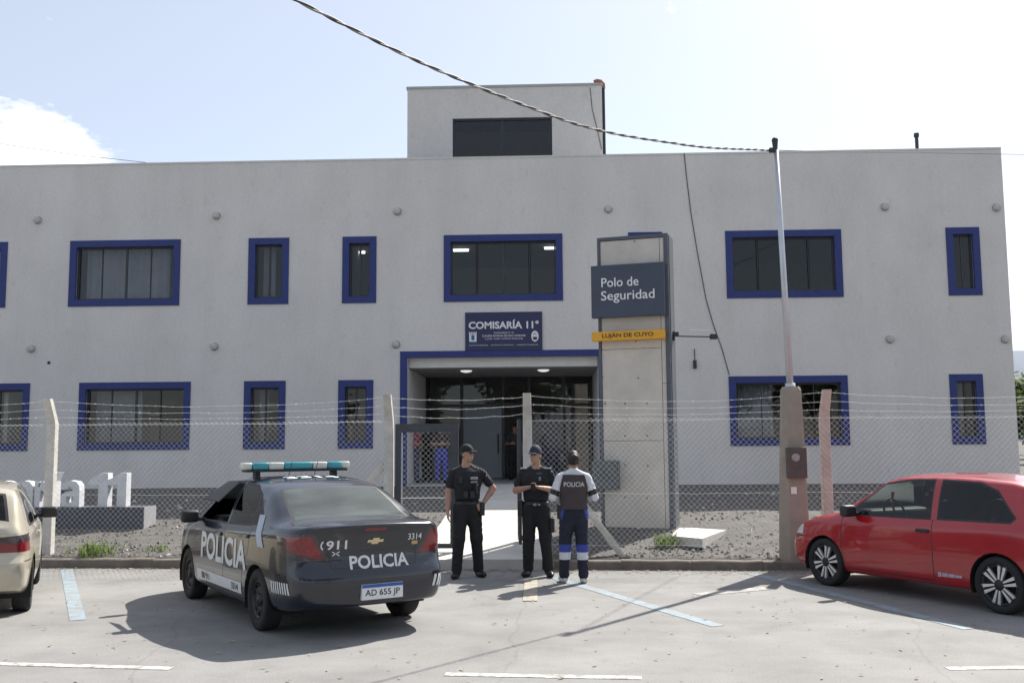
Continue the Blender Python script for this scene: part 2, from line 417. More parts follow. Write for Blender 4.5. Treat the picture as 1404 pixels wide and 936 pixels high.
bm = bmesh.new(); bx(bm, BX0+.25, BX1-.25, BY+.26, BD-.25, 8.5, 8.55); bpart('upper_ceiling', bm, M_room)
bm = bmesh.new(); bx(bm, BX0+.25, BX1-.25, BY+.26, BD-.25, 4.55, 4.85); bpart('floor_slab', bm, M_room)
bm = bmesh.new(); bx(bm, BX0+.25, EX0-.16, BY+.26, BD-.25, .5, .74); bx(bm, EX1+.16, BX1-.25, BY+.26, BD-.25, .5, .74); bx(bm, EX0-.16, EX1+.16, 31.06, BD-.25, .5, .765); bpart('ground_floor', bm, M_floor)
# partitions between rooms
for x in (-15.2, -9.1, -6.6, -4.6, 2.6, 9.6):
    for za, zb_ in ((4.86, 8.49), (.78, 4.54)):
        bm = bmesh.new(); bx(bm, x-.06, x+.06, BY+.27, BD-.26, za, zb_); bpart('partition', bm, M_room)
# windows
def ring(bm, x0, x1, z0, z1, t, y0, y1, mi=0):
    """rectangular frame: jambs full height, head and sill butt between them"""
    bx(bm, x0, x0+t, y0, y1, z0, z1, mi); bx(bm, x1-t, x1, y0, y1, z0, z1, mi)
    bx(bm, x0+t, x1-t, y0, y1, z0, z0+t, mi); bx(bm, x0+t, x1-t, y0, y1, z1-t, z1, mi)
CURT = {('u', 0): 1, ('u', 1): .9, ('l', 1): .5, ('u', 2): .55, ('l', 4): .35, ('l', 0): .6, ('l', 5): .5, ('l', 2): .4}
for x0, x1, z0, z1, row, k in wins:
    bm = bmesh.new(); ring(bm, x0, x1, z0, z1, .185, BY-.028, BY+.06)
    W = bpart('window', bm, M_blue)
    ix0, ix1, iz0, iz1 = x0+.186, x1-.186, z0+.186, z1-.186
    bm = bmesh.new(); ring(bm, ix0, ix1, iz0, iz1, .045, BY+.10, BY+.17); bpart('sash_frame', bm, M_alu, W)
    n = 4 if x1-x0 > 2 else 2
    for q in range(1, n):
        xm = ix0+(ix1-ix0)*q/n; bm = bmesh.new(); hw = .028 if q*2 == n else .012
        bx(bm, xm-hw, xm+hw, BY+.115, BY+.16, iz0+.045, iz1-.045); bpart('mullion', bm, M_alu, W)
    for q in range(n):
        a_ = ix0+(ix1-ix0)*q/n+.03; b_ = ix0+(ix1-ix0)*(q+1)/n-.03
        if q == 0: a_ = ix0+.044
        if q == n-1: b_ = ix1-.044
        bm = bmesh.new(); dy = random.uniform(-.004, .004)
        vs_ = [bm.verts.new(c) for c in ((a_, BY+.136+dy, iz0+.044), (b_, BY+.136-dy, iz0+.044), (b_, BY+.137-dy*.5, iz1-.044), (a_, BY+.137+dy, iz1-.044))]
        bm.faces.new(vs_); bpart('pane', bm, M_glass, W)
    c = CURT.get((row, k))
    if c:
        bm = bmesh.new(); nn = int((ix1-ix0)*c/.05); xs_ = [ix0+.12+((ix1-ix0-.12)*c)*i/nn for i in range(nn+1)]
        top = [bm.verts.new((x, BY+.42+.025*math.sin(i*1.3), iz1+.1)) for i, x in enumerate(xs_)]; bot = [bm.verts.new((x, BY+.42+.03*math.sin(i*1.3+.3), iz0-.2)) for i, x in enumerate(xs_)]
        for i in range(nn): bm.faces.new((top[i], top[i+1], bot[i+1], bot[i]))
        bpart('curtain', bm, M_curt, W, True)
# entrance: blue surround, fascia beam, recessed porch
bm = bmesh.new()
bx(bm, EX0-.20, EX0-.002, BY-.03, BY+.05, .55, 4.37); bx(bm, EX0-.002, EX1+.002, BY-.03, BY+.05, 4.19, 4.37); bx(bm, EX1+.002, EX1+.2, BY-.03, BY+.05, .55, 4.37)
bpart('entrance_surround', bm, M_blue)
bm = bmesh.new(); bx(bm, EX0+.01, EX1-.01, BY+.26, BY+.44, 3.94, 4.5); bpart('fascia_beam', bm, M_white)
bm = bmesh.new(); bx(bm, EX0-.14, EX1+.14, BY+.44, 31.0, 3.92, 4.2); bpart('porch_ceiling', bm, mat('porch_grey', (.33, .32, .31), .8, .06, 3))
for a_, b_ in ((EX0-.15, EX0-.004), (EX1+.004, EX1+.15)):
    bm = bmesh.new(); bx(bm, a_, b_, BY+.252, 31.0, .6, 3.915); bpart('porch_wall', bm, M_wall)
bm = bmesh.new(); bx(bm, EX0+.0, EX1, BY-.02, 31.05, .5, .76); bpart('porch_floor', bm, M_floor)
for px in (638, 745):
    bm = bmesh.new(); p = FY(px, 503, 27.9); bmesh.ops.create_uvsphere(bm, u_segments=20, v_segments=8, radius=.17, matrix=Matrix.Translation((p.x, 28.2, 3.915)) @ Matrix.Diagonal((1, 1, .34, 1)))
    lt = fin('ceiling_lamp', bm, mat('frosted_lamp', (1, .99, .96), .4, 0, emit=.35), None, True)
    tag(lt, 'round white ceiling lamp in the porch, %s' % ('towards the gate leaf side' if px < 700 else 'towards the concrete sign tower side'), 'lamp', 'porch ceiling lamps')
# storefront at the back of the porch
SY = 31.0
def sx(px): return FY(px, 590, SY).x
store = bmesh.new(); xs_ = [EX0, sx(633), sx(690), sx(726), sx(774), EX1]
for x in xs_[0:]: bx(store, x-.045 if x != EX0 else x, x+.045 if x != EX1 else x, SY, SY+.08, .76, 3.92)
for i in range(len(xs_)-1): bx(store, xs_[i]+.046, xs_[i+1]-.046, SY+.01, SY+.07, 3.0, 3.08)
st = bpart('storefront', store, M_alu)
def pane(a_, b_, z0, z1, mt=M_glass, y=SY+.04, nm='pane'):
    bm = bmesh.new(); bm.faces.new([bm.verts.new(c) for c in ((a_, y, z0), (b_, y, z0), (b_, y+.003, z1), (a_, y+.003, z1))]); return bpart(nm, bm, mt, st)
for i in range(5):
    pane(xs_[i]+.045, xs_[i+1]-.045, 3.08, 3.92)
    if i in (0, 3, 4): pane(xs_[i]+.045, xs_[i+1]-.045, .78, 3.0)
bm = bmesh.new(); bx(bm, xs_[1]+.05, xs_[2]-.05, SY+.015, SY+.06, .79, 2.99); bpart('door_leaf', bm, mat('blue_grey_door', (.19, .215, .25), .35, .05, 2), st)
bm = bmesh.new(); tube(bm, [(xs_[2]-.16, SY-.05, 1.55), (xs_[2]-.16, SY-.05, 2.15)], .018, 8); bpart('door_handle', bm, M_alu, st)
bm = bmesh.new(); bx(bm, xs_[3]+.35, xs_[3]+.9, SY+.5, SY+.56, .78, 2.75); bpart('blue_panel', bm, M_blue)
bm = bmesh.new(); bx(bm, sx(779), EX1, SY+.8, SY+.9, .78, 2.85); bpart('beige_partition', bm, mat('beige_paint', (.45, .40, .33), .8, .05, 2))
bm = bmesh.new(); bx(bm, sx(779), EX1, SY+.72, SY+.8, 2.95, 3.2); bpart('ochre_beam', bm, mat('ochre', (.5, .27, .08), .7, .08, 4))
# rooftop tower
TX0, TX1, TY = FY(558.5, 170, 28.6).x, FY(826, 170, 28.6).x, 28.6
TZ = FY(690, 120, TY).z; wa, wb = FY(620.5, 185, TY).x, FY(757, 185, TY).x; wz1 = FY(690, 161.5, TY).z; wz0 = 9.55
tw = empty('roof_tower', (0, 0, 0)); tw.parent = bld
bm = bmesh.new()
for (x0, x1, z0, z1) in ((TX0, wa, 9.3, TZ), (wb, TX1, 9.3, TZ), (wa, wb, wz1, TZ), (wa, wb, 9.3, wz0)):
    bx(bm, x0, x1, TY, TY+.2, z0, z1)
bx(bm, TX0, TX0+.2, TY+.2, 33, 9.3, TZ); bx(bm, TX1-.2, TX1, TY+.2, 33, 9.3, TZ); bx(bm, TX0+.2, TX1-.2, 32.8, 33, 9.3, TZ)
bmesh.ops.remove_doubles(bm, verts=bm.verts, dist=.001)
bpart('tower_wall', bm, M_wall, tw)
bm = bmesh.new(); bx(bm, TX0-.03, TX1+.03, TY-.03, 33.03, TZ, TZ+.07); bpart('tower_roof', bm, mat('flashing', (.38, .4, .38), .6, .08, 3), tw)
bm = bmesh.new(); ring(bm, wa+.002, wb-.002, wz0, wz1-.002, .06, TY+.05, TY+.13); xm = (wa+wb)/2; bx(bm, xm-.04, xm+.04, TY+.06, TY+.12, wz0+.06, wz1-.062)
bpart('tower_window_frame', bm, mat('black_blue_frame', (.02, .022, .045), .4, .1, 8), tw)
for a_, b_ in ((wa+.06, xm-.04), (xm+.04, wb-.06)):
    bm = bmesh.new(); bm.faces.new([bm.verts.new(c) for c in ((a_, TY+.09, wz0+.06), (b_, TY+.09, wz0+.06), (b_, TY+.092, wz1-.062), (a_, TY+.092, wz1-.062))]); bpart('tower_pane', bm, M_glass, tw)
# pipes
bm = bmesh.new(); px_ = FY(828, 170, 28.8).x; zt_ = FY(826, 118, 28.8).z
tube(bm, [(px_, 28.8, 9.3), (px_, 28.8, zt_-.05)], .045, 10); pp = bpart('drain_pipe', bm, M_pipe)
bm = bmesh.new(); tube(bm, [(px_, 28.8, zt_-.08), (px_-.0, 28.8, zt_+.05), (px_-.07, 28.8, zt_+.14), (px_-.18, 28.8, zt_+.16), (px_-.27, 28.8, zt_+.12)], .06, 10); bpart('pipe_elbow', bm, M_terra, pp, True)
bm = bmesh.new(); p = FY(1257, 196, 29); tube(bm, [(p.x, 29, 9.3), (p.x, 29, FY(1257, 188, 29).z)], .05, 10); tube(bm, [(p.x, 29, FY(1257, 188, 29).z), (p.x, 29, FY(1257, 183, 29).z)], .075, 10); bpart('vent_pipe', bm, M_pipe)
# round vent caps on the wall
for px, py in ((52, 302), (297, 296), (545, 290), (834, 287), (1213, 284), (1366, 285), (43, 478), (294, 475), (543, 472), (1220, 465), (1378, 465)):
    p = FY(px, py); bm = bmesh.new(); lathe(bm, [(.001, -.11), (.07, -.11), (.095, -.09), (.1, .0), (.11, .0)], 16); bm.transform(Matrix.Translation((p.x, BY, p.z))); bpart('vent_cap', bm, M_capg, None, True)
bm = bmesh.new(); p = FY(67, 497); bmesh.ops.create_uvsphere(bm, u_segments=10, v_segments=6, radius=.045, matrix=Matrix.Translation((p.x, BY, p.z))); bpart('wall_hole', bm, M_pipe)  # black half-ball stands in for the dark inside a wall hole
# surface cable running down the wall
bm = bmesh.new(); tube(bm, [tuple(FY(px, py, BY-.02)) for px, py in ((938, 210), (941, 240), (947, 290), (956, 345), (968, 410), (978, 445), (990, 478), (1000, 514))], .011, 5); bpart('wall_cable', bm, M_pipe)
bm = bmesh.new(); tube(bm, [tuple(FY(px, py, TY-.015)) for px, py in ((809, 120), (812, 150), (819, 178), (825, 205))], .009, 5); bpart('tower_cable', bm, M_pipe)
bm = bmesh.new(); p = FY(952, 478, BY-.03); q = FY(953, 504, BY-.03); tube(bm, [tuple(p), tuple(q)], .012, 5); bx(bm, q.x-.05, q.x+.04, BY-.07, BY-.02, q.z-.02, q.z+.2); bpart('hanging_cable', bm, M_pipe)
# indoor tube lamps seen through the upper windows
for px, py, nm in ((371, 346, 'single'), (490, 346, 'narrow'), (632, 343, 'left'), (757, 340, 'right'), (113, 350, 'corner')):
    d = ray(px, py); p = CC + d*((8.44-1.8)/d.z)
    if p.y > 36.8: p = FY(px, py, 36.5)
    bm = bmesh.new(); bx(bm, p.x-.26, p.x+.26, p.y-.05, p.y+.05, 8.40, 8.47, 0); bx(bm, p.x-.3, p.x+.3, p.y-.09, p.y+.09, 8.472, 8.499, 1)
    o = fin('tube_lamp', bm, [M_lamp, M_white]); tag(o, {'single': 'lit tube lamp inside the upper narrow window nearer the wide curtained window', 'narrow': 'lit tube lamp inside the upper narrow window nearer the window above the sign', 'left': 'lit tube lamp inside the window above the Comisaría sign, narrow window side', 'right': 'lit tube lamp inside the window above the Comisaría sign, sign tower side', 'corner': 'lit tube lamp behind the curtained wide window on the upper floor'}[nm], 'lamp', 'indoor tube lamps')
# ------------------------------------------------ sign above the entrance
M_navy = mat('navy_sign', (.022, .025, .085), .45, .05, 3)
M_sw = mat('sign_white', (.75, .76, .78), .6, .02, 5)
s0, s1 = FY(638, 454).x, FY(743.5, 454).x; sz0, sz1 = 4.375, FY(690, 428).z
sg = empty('wall_sign', ((s0+s1)/2, BY-.03, sz0)); tag(sg, 'navy blue sign reading Comisaría 11 fixed above the station entrance', 'sign')
sc_ = ((s0+s1)/2, 0, (sz0+sz1)/2); sw, sh = s1-s0, sz1-sz0
SI = Matrix.Translation(-Vector(((s0+s1)/2, BY-.03, sz0)))
bm = bmesh.new(); bx(bm, s0, s1, BY-.045, BY-.003, sz0, sz1); bm.transform(SI); fin('panel', bm, M_navy, sg)
def sgt(s, cx_, cz_, w_, h_, bold=.0, nm='lettering', split=False):
    b_ = fit_text(s, w_, h_, bold); place_text(nm, b_, SI @ frame_M((s0+sw*cx_, BY-.047, sz0+sh*cz_), (1, 0, 0), (0, 0, 1)), M_sw, sg, split=split)
sgt('COMISARÍA 11°', .5, .68, sw*.91, sh*.24, .03, 'letter', True)
sgt('AUXILIARES Nº 10', .5, .455, sw*.26, sh*.042)
sgt('CLAUDIA ROXANA ESCUDO CONDORI', .5, .375, sw*.56, sh*.055, .01)
sgt('Y JOSÉ MARÍA MUÑOZ MORALES', .5, .295, sw*.5, sh*.055, .01)
sgt('POLICÍA DE MENDOZA  -  MINISTERIO DE SEGURIDAD  -  GOBIERNO DE MENDOZA', .5, .135, sw*.9, sh*.032)
# crest with towers (left) and oval emblem (right)
bm = bmesh.new(); cx_ = s0+sw*.1; cz_ = sz0+sh*.355
prism(bm, [(cx_-.1, cz_-.13), (cx_+.1, cz_-.13), (cx_+.1, cz_+.06), (cx_-.1, cz_+.06)], BY-.052, BY-.046)
for k in (-.085, -.03, .03, .085): prism(bm, [(cx_+k-.017, cz_+.062), (cx_+k+.017, cz_+.062), (cx_+k+.02, cz_+.14), (cx_+k-.02, cz_+.12)], BY-.052, BY-.046)
bm.transform(SI); em = fin('castle_emblem', bm, M_sw, sg)
bm = bmesh.new(); prism(bm, [(cx_-.04, cz_-.09), (cx_+.04, cz_-.09), (cx_+.045, cz_+.04), (cx_, cz_+.05), (cx_-.045, cz_+.04)], BY-.056, BY-.053); prism(bm, [(cx_-.11, cz_-.175), (cx_+.11, cz_-.175), (cx_+.1, cz_-.14), (cx_-.1, cz_-.14)], BY-.052, BY-.046); bm.transform(SI); fin('emblem_detail', bm, mat('emblem_blue', (.05, .13, .25), .6, .1, 8), em)
cx_ = s0+sw*.905; bm = bmesh.new()
def oval(rx_, rz_, n=20): return [(cx_+rx_*math.cos(2*math.pi*i/n), cz_+rz_*math.sin(2*math.pi*i/n)) for i in range(n)]
prism(bm, oval(.1, .15), BY-.052, BY-.046); bm.transform(SI); em = fin('oval_emblem', bm, M_sw, sg)
bm = bmesh.new(); prism(bm, [(cx_-.06, cz_-.02), (cx_+.06, cz_-.02), (cx_+.045, cz_-.1), (cx_-.045, cz_-.1)], BY-.056, BY-.053)
for k in range(5): a_ = math.pi*(k+.5)/5; prism(bm, [(cx_+.035*math.cos(a_)-.01, cz_+.02+.04*math.sin(a_)), (cx_+.035*math.cos(a_)+.012, cz_+.02+.04*math.sin(a_)), (cx_+.06*math.cos(a_), cz_+.02+.085*math.sin(a_))], BY-.056, BY-.053)
bm.transform(SI); fin('emblem_detail', bm, M_navy, em)
# ================================================================== FENCE
M_galv = mat('galvanised_wire', (.78, .78, .76), .5, .05, 20)
M_post = mat('fence_concrete', (.56, .53, .49), .9, .15, 6, .3, 40)
M_postp = mat('pinkish_concrete', (.50, .42, .385), .9, .15, 6, .3, 40)
M_steel = mat('dark_steel', (.055, .06, .07), .5, .12, 6)
FT = 2.17
def wire_mesh(bm, x0, x1, zlo, zhi, fy, pitch=.083, r=.0017):
    """woven diagonal wires between x0 and x1, three-sided, clipped to the bay"""
    H = zhi(0)-zlo(0)
    def add(a, b, off):
        tube(bm, [a + Vector((0, off, 0)), b + Vector((0, off, 0))], r, 3, cap=False)
    n0 = int((x0-H*1.2)/pitch)-1; n1 = int((x1+H*1.2)/pitch)+1
    sl = .95                                   # dx per dz
    for k in range(n0, n1):
        xb = k*pitch
        for sgn, off in ((1, .003), (-1, -.003)):
            pts = []
            base = xb if sgn == 1 else xb+H*sl
            # param t from 0..1 upward; clip to [x0,x1]
            t0, t1 = 0.0, 1.0
            xa, xe = base, base+sgn*H*sl
            for lim, hi in ((x0, False), (x1, True)):
                if xe == xa: continue
                tt = (lim-xa)/(xe-xa)
                if (sgn == 1) == hi: t1 = min(t1, tt)
                else: t0 = max(t0, tt)
            if t1-t0 < .01: continue
            P_ = []
            for t in (t0, t1):
                x = xa+(xe-xa)*t; zl = zlo(x); zh = zhi(x); P_.append(Vector((x, fy(x), zl+(zh-zl)*t)))
            add(P_[0], P_[1], off)
    x = x0                                     # knuckled twists along the top
    while x < x1-pitch:
        tube(bm, [(x, fy(x), zhi(x)-.01), (x+pitch*.5, fy(x), zhi(x)+.022), (x+pitch, fy(x), zhi(x)-.01)], r, 3, cap=False); x += pitch
def strand(bm, a, b, sag, r=.003, barbs=True, seed=0):
    rn = random.Random(seed); n = 16
    pts = [Vector(a).lerp(Vector(b), i/n)+Vector((0, rn.uniform(-.008, .008), -sag*4*(i/n)*(1-i/n)+rn.uniform(-.008, .008))) for i in range(n+1)]
    tube(bm, pts, r, 4)
    if barbs:
        L = (Vector(b)-Vector(a)).length; k = .1
        while k < L:
            i = min(n-1, int(k/L*n)); t = k/L*n-i; p = pts[i].lerp(pts[i+1], t)
            for q in range(2):
                d = Vector((rn.uniform(-.3, .3), rn.uniform(-1, 1), rn.uniform(-1, 1))).normalized()*.018
                tube(bm, [p-d, p+d], .0016, 3, cap=False)
            k += .14
def post(parent, px, topy, x, mt, orgn):
    """concrete post with an arm cranked towards the street"""
    y = fenceY(x)+.07; z0 = gz(x, y)-.15; bm = bmesh.new()
    sec = [(z0, 0, .075), (2.18, 0, .068), (2.26, -.03, .065), (2.58, -.2, .06)]
    rings = []
    for z, dy, h in sec:
        c = .012
        rings.append([bm.verts.new((x+sx_, y+dy+sy_, z)) for sx_, sy_ in ((-h+c, -h), (h-c, -h), (h, -h+c), (h, h-c), (h-c, h), (-h+c, h), (-h, h-c), (-h, -h+c))])
    for i in range(3):
        for k in range(8): bm.faces.new((rings[i][k], rings[i][(k+1) % 8], rings[i+1][(k+1) % 8], rings[i+1][k]))
    bm.faces.new(rings[0]); bm.faces.new(rings[-1]); bm.transform(Matrix.Translation(-orgn))
    return fin('post', bm, mt, parent)
def brace(parent, x0, z0, x1, orgn):
    bm = bmesh.new(); y = fenceY(x0)+.08; a = Vector((x0, y, z0)); b = Vector((x1, fenceY(x1)+.08, gz(x1, fenceY(x1))-.05))
    d = (b-a).normalized(); n = Vector((0, 1, 0)); s_ = d.cross(n).normalized(); hw = .05
    vs_ = [[bm.verts.new(p+n*hw*i+s_*hw*j) for i, j in ((-1, -1), (1, -1), (1, 1), (-1, 1))] for p in (a, b)]
    for k in range(4): bm.faces.new((vs_[0][k], vs_[0][(k+1) % 4], vs_[1][(k+1) % 4], vs_[1][k]))
    bm.faces.new(vs_[0]); bm.faces.new(vs_[1]); bm.transform(Matrix.Translation(-orgn)); fin('brace', bm, M_post, parent)
def fence(xposts, label, braces, pm, seed):
    og = Vector((xposts[0], fenceY(xposts[0]), gz(xposts[0], fenceY(xposts[0])))); root = empty('chain_link_fence', og); tag(root, label, 'fence', 'chain link fences along the kerb')
    for x in xposts: post(root, 0, 0, x, pm.get(x, M_post), og)
    for (a, z, b) in braces: brace(root, a, z, b, og)
    for i in range(len(xposts)-1):
        x0, x1 = xposts[i], xposts[i+1]; bm = bmesh.new()
        wire_mesh(bm, x0, x1, lambda x: gz(x, fenceY(x))+.02, lambda x: FT+.006*math.sin(x*1.7), fenceY)
        bm.transform(Matrix.Translation(-og)); stuff(fin('wire_mesh', bm, M_galv, root, recalc=False))
        for k, (z, dy) in enumerate(((.32, 0), (1.08, 0), (FT, 0))):
            bm = bmesh.new(); strand(bm, (x0, fenceY(x0)-.006, z), (x1, fenceY(x1)-.006, z), .015, .0022, False, seed+k+i*9); bm.transform(Matrix.Translation(-og)); fin('tension_wire', bm, M_galv, root)
        for k, (z, dy) in enumerate(((2.29, -.045), (2.41, -.11), (2.54, -.18))):
            bm = bmesh.new(); strand(bm, (x0, fenceY(x0)+.02+dy, z), (x1, fenceY(x1)+.02+dy, z), .05+.03*k, .0021, True, seed+20+k+i*9); bm.transform(Matrix.Translation(-og)); stuff(fin('barbed_wire', bm, M_galv, root))
XP1, XP2, XP3, XP4 = -7.93, -2.50, -.36, 4.06
fence([-13.3, XP1, XP2], 'chain link fence with cranked concrete posts and barbed wire beside the white raised letters', [(XP2-.05, 1.55, XP2-1.25)], {}, 1)
fence([XP3, XP4, 8.6, 13.1], 'chain link fence with barbed wire and one pinkish post beside the concrete sign tower', [(.36, 1.06, 1.08)], {XP4: M_postp}, 50)
# strands of barbed wire across the gate opening
root = empty('gate_wire', (XP2, fenceY(XP2), 2.3)); tag(root, 'three barbed wire strands stretched above the gate opening between two posts', 'wire')
for k, z in enumerate((2.27, 2.40, 2.53)):
    bm = bmesh.new(); strand(bm, (XP2, fenceY(XP2)-.06*k, z), (XP3, fenceY(XP3)-.06*k, z), .05, .003, True, 90+k); bm.transform(Matrix.Translation((-XP2, -fenceY(XP2), -2.3))); fin('barbed_wire', bm, M_galv, root)
# gate: closed leaf with a broad steel frame, open leaf swung inwards
def gate_leaf(org, rz, wd, label):
    root = empty('gate_leaf', org, rz); tag(root, label, 'gate', 'gate leaves')
    z0, z1 = .1, 1.99; bm = bmesh.new(); bx(bm, 0, .09, -.025, .025, z0, z1); fin('hinge_stile', bm, M_steel, root)
    bm = bmesh.new(); bx(bm, wd-.13, wd, -.025, .025, z0, z1); fin('lock_stile', bm, M_steel, root)
    bm = bmesh.new(); bx(bm, .09, wd-.13, -.024, .024, z1-.13, z1); fin('top_rail', bm, M_steel, root)
    bm = bmesh.new(); bx(bm, .09, wd-.13, -.02, .02, z0, z0+.07); fin('bottom_rail', bm, M_steel, root)
    bm = bmesh.new(); tube(bm, [(.09, -.012, .86), (wd-.13, -.012, .86)], .008, 6); tube(bm, [(.105, -.012, z0+.07), (.105, -.012, z1-.13)], .006, 6); fin('tie_bar', bm, M_galv, root)
    bm = bmesh.new(); wire_mesh(bm, .09, wd-.13, lambda x: z0+.07, lambda x: z1-.13, lambda x: 0.0); stuff(fin('wire_mesh', bm, M_galv, root, recalc=False))
gx = XP2+.1
gate_leaf((gx, fenceY(gx)+.08, gz(gx, fenceY(gx))), 0, .98, 'closed gate leaf with broad dark steel frame and wire mesh beside a post')
gate_leaf((XP3-.12, fenceY(XP3)+.1, gz(XP3, fenceY(XP3))+.06), math.radians(93), .98, 'open gate leaf swung inwards edge on beside the gate post')
# ================================================================== CONCRETE SIGN TOWER
M_tconc = mat('tower_concrete', (.56, .525, .475), .88, .1, 2.2, .2, 40)
M_tsteel = mat('tower_steel', (.085, .095, .12), .5, .12, 5)
TH = math.radians(16); te = Vector((math.cos(TH), -math.sin(TH), 0)); tn = Vector((-math.sin(TH), -math.cos(TH), 0))
PR = G(925, 726, .33)
def TP(px, py, off=0.0):
    d = ray(px, py); o_ = PR + tn*off; t_ = (o_-CC).dot(tn)/d.dot(tn); p = CC+d*t_
    return (p-PR).dot(te), p.z
TU0 = TP(822.5, 560)[0]; TZ1 = TP(924, 319)[1]; TZ0 = .2
TM = frame_M((PR.x, PR.y, 0), te, (0, 0, 1))      # local: x = along face, y = up, z = towards viewer
tot = empty('sign_tower', (PR.x, PR.y, .3)); tag(tot, 'tall bare concrete sign tower with dark steel edge standing behind the fence', 'sign tower')
TI = Matrix.Translation((-PR.x, -PR.y, -.3)) @ TM
def tbox(bm, u0, u1, z0, z1, f0, f1, bev=0):      # f: depth towards the viewer
    bx(bm, u0, u1, z0, z1, f0, f1, 0, None, bev)
def tpart(name, bm, mt, smooth=False, parent=None): bm.transform(TI); return fin(name, bm, mt, parent or tot, smooth)
DP = .55
bm = bmesh.new(); tbox(bm, -.075, 0, TZ0, TZ1, -DP, .02); tpart('edge_channel', bm, M_tsteel)
bm = bmesh.new(); tbox(bm, TU0, TU0+.05, TZ0, TZ1-.002, -DP, .02); tpart('edge_channel', bm, M_tsteel)
bm = bmesh.new(); tbox(bm, TU0+.05, -.075, TZ1-.06, TZ1-.001, -DP, .02); tpart('top_channel', bm, M_tsteel)
bm = bmesh.new(); tbox(bm, .002, .012, TZ0+.02, TZ1-.03, -DP+.05, -.06); tpart('side_sheet', bm, mat('pale_steel', (.11, .12, .13), .5, .1, 5))
bm = bmesh.new(); tbox(bm, TU0+.052, -.077, TZ0, TZ1-.062, -DP+.02, -.05); tpart('core', bm, M_tconc)
uj = TP(909, 560)[0]
zl = [TZ0, TP(865, 604)[1], TP(865, 478)[1], TZ1-.065]; zr = [TZ0, TP(915, 630)[1], TP(915, 525)[1], TZ1-.065]
for ua, ub, zs_ in ((TU0+.055, uj-.004, zl), (uj+.004, -.08, zr)):
    for i in range(3):
        bm = bmesh.new(); tbox(bm, ua, ub, zs_[i]+.004, zs_[i+1]-.004, -.048, random.uniform(-.002, .003), .004); tpart('concrete_panel', bm, M_tconc)
for px, py in ((870, 331), (914, 327), (915, 374), (914, 420), (916, 467), (872, 468), (826, 517), (875, 518), (917, 516), (830, 553), (857, 553), (887, 553), (918, 554), (857, 597), (887, 597), (921, 597), (857, 637), (888, 638), (920, 641), (827, 680), (857, 681), (887, 682), (920, 684)):
    u, z = TP(px, py); bm = bmesh.new(); lathe(bm, [(.001, .012), (.012, .012), (.014, .0)], 8, 'Z'); bm.transform(Matrix.Translation((u, z, .0))); tpart('bolt', bm, M_pipe)
# boards fixed to the tower
def board(label, px0, px1, y0, y1, mt, name):
    (ua, zb_), (ub, zt_) = TP(px0, y1, .16), TP(px1, y0, .16)
    root = empty(name, PR+te*ua); root.location.z = zb_; tag(root, label, 'sign'); LI = Matrix.Translation(-root.location) @ TM
    bm = bmesh.new(); tbox(bm, ua, ub, zb_, zt_, .024, .16, .008); bm.transform(LI); fin('panel', bm, mt, root)
    return root, LI, ua, ub, zb_, zt_
M_slate = mat('slate_sign', (.052, .066, .098), .5, .1, 3); M_yel = mat('yellow_sign', (.72, .36, .025), .5, .05, 3)
r_, LI, ua, ub, zb_, zt_ = board('slate blue box sign reading Polo de Seguridad high on the concrete tower', 811, 910, 358.5, 436, M_slate, 'box_sign')
W_, H_ = ub-ua, zt_-zb_
def lt(root, LI, s, cu, cz, w_, h_, mt, bold=.0): place_text('letter', fit_text(s, w_, h_, bold), LI @ Matrix.Translation((cu, cz, .161)), mt, root, .006, True)
lt(r_, LI, 'Polo de', ua+W_*.40, zb_+H_*.665, W_*.51, H_*.175, M_sw, .006)
lt(r_, LI, 'Seguridad', ua+W_*.503, zb_+H_*.385, W_*.73, H_*.235, M_sw, .006)
r_, LI, ua, ub, zb_, zt_ = board('narrow yellow sign reading Luján de Cuyo under the slate box sign', 811, 911, 451, 467.5, M_yel, 'strip_sign')
W_, H_ = ub-ua, zt_-zb_
lt(r_, LI, 'LUJÁN DE CUYO', ua+W_*.5, zb_+H_*.52, W_*.70, H_*.70, mat('sign_dark', (.03, .025, .02), .6), .008)
# meter box on the tower
(ua, zb_), (ub, zt_) = TP(812, 671, .2), TP(847, 631, .2)
mb = empty('meter_box', PR+te*ua); mb.location.z = zb_; tag(mb, 'grey steel meter box fixed low on the concrete sign tower', 'box')
LI = Matrix.Translation(-mb.location) @ TM
bm = bmesh.new(); tbox(bm, ua, ub, zb_, zt_, .022, .2, .008); bm.transform(LI); fin('case', bm, mat('box_grey', (.10, .115, .12), .5, .12, 6), mb)
bm = bmesh.new(); tbox(bm, ua+.02, ub-.02, zb_+.02, zt_-.02, .201, .212, .004); bm.transform(LI); fin('door', bm, MC['box_grey'], mb)
bm = bmesh.new()
for q in (((-.10, .0), (-.085, -.05), (-.05, -.06), (-.035, -.01)), ((-.02, .08), (.0, .05), (.01, -.06)), ((.03, -.02), (.06, .01), (.085, -.03), (.05, -.06))): tube(bm, [((ua+ub)/2+x, (zb_+zt_)/2+y, .213) for x, y in q], .006, 5)
bm.transform(LI); stuff(fin('paint_mark', bm, M_pipe, mb))
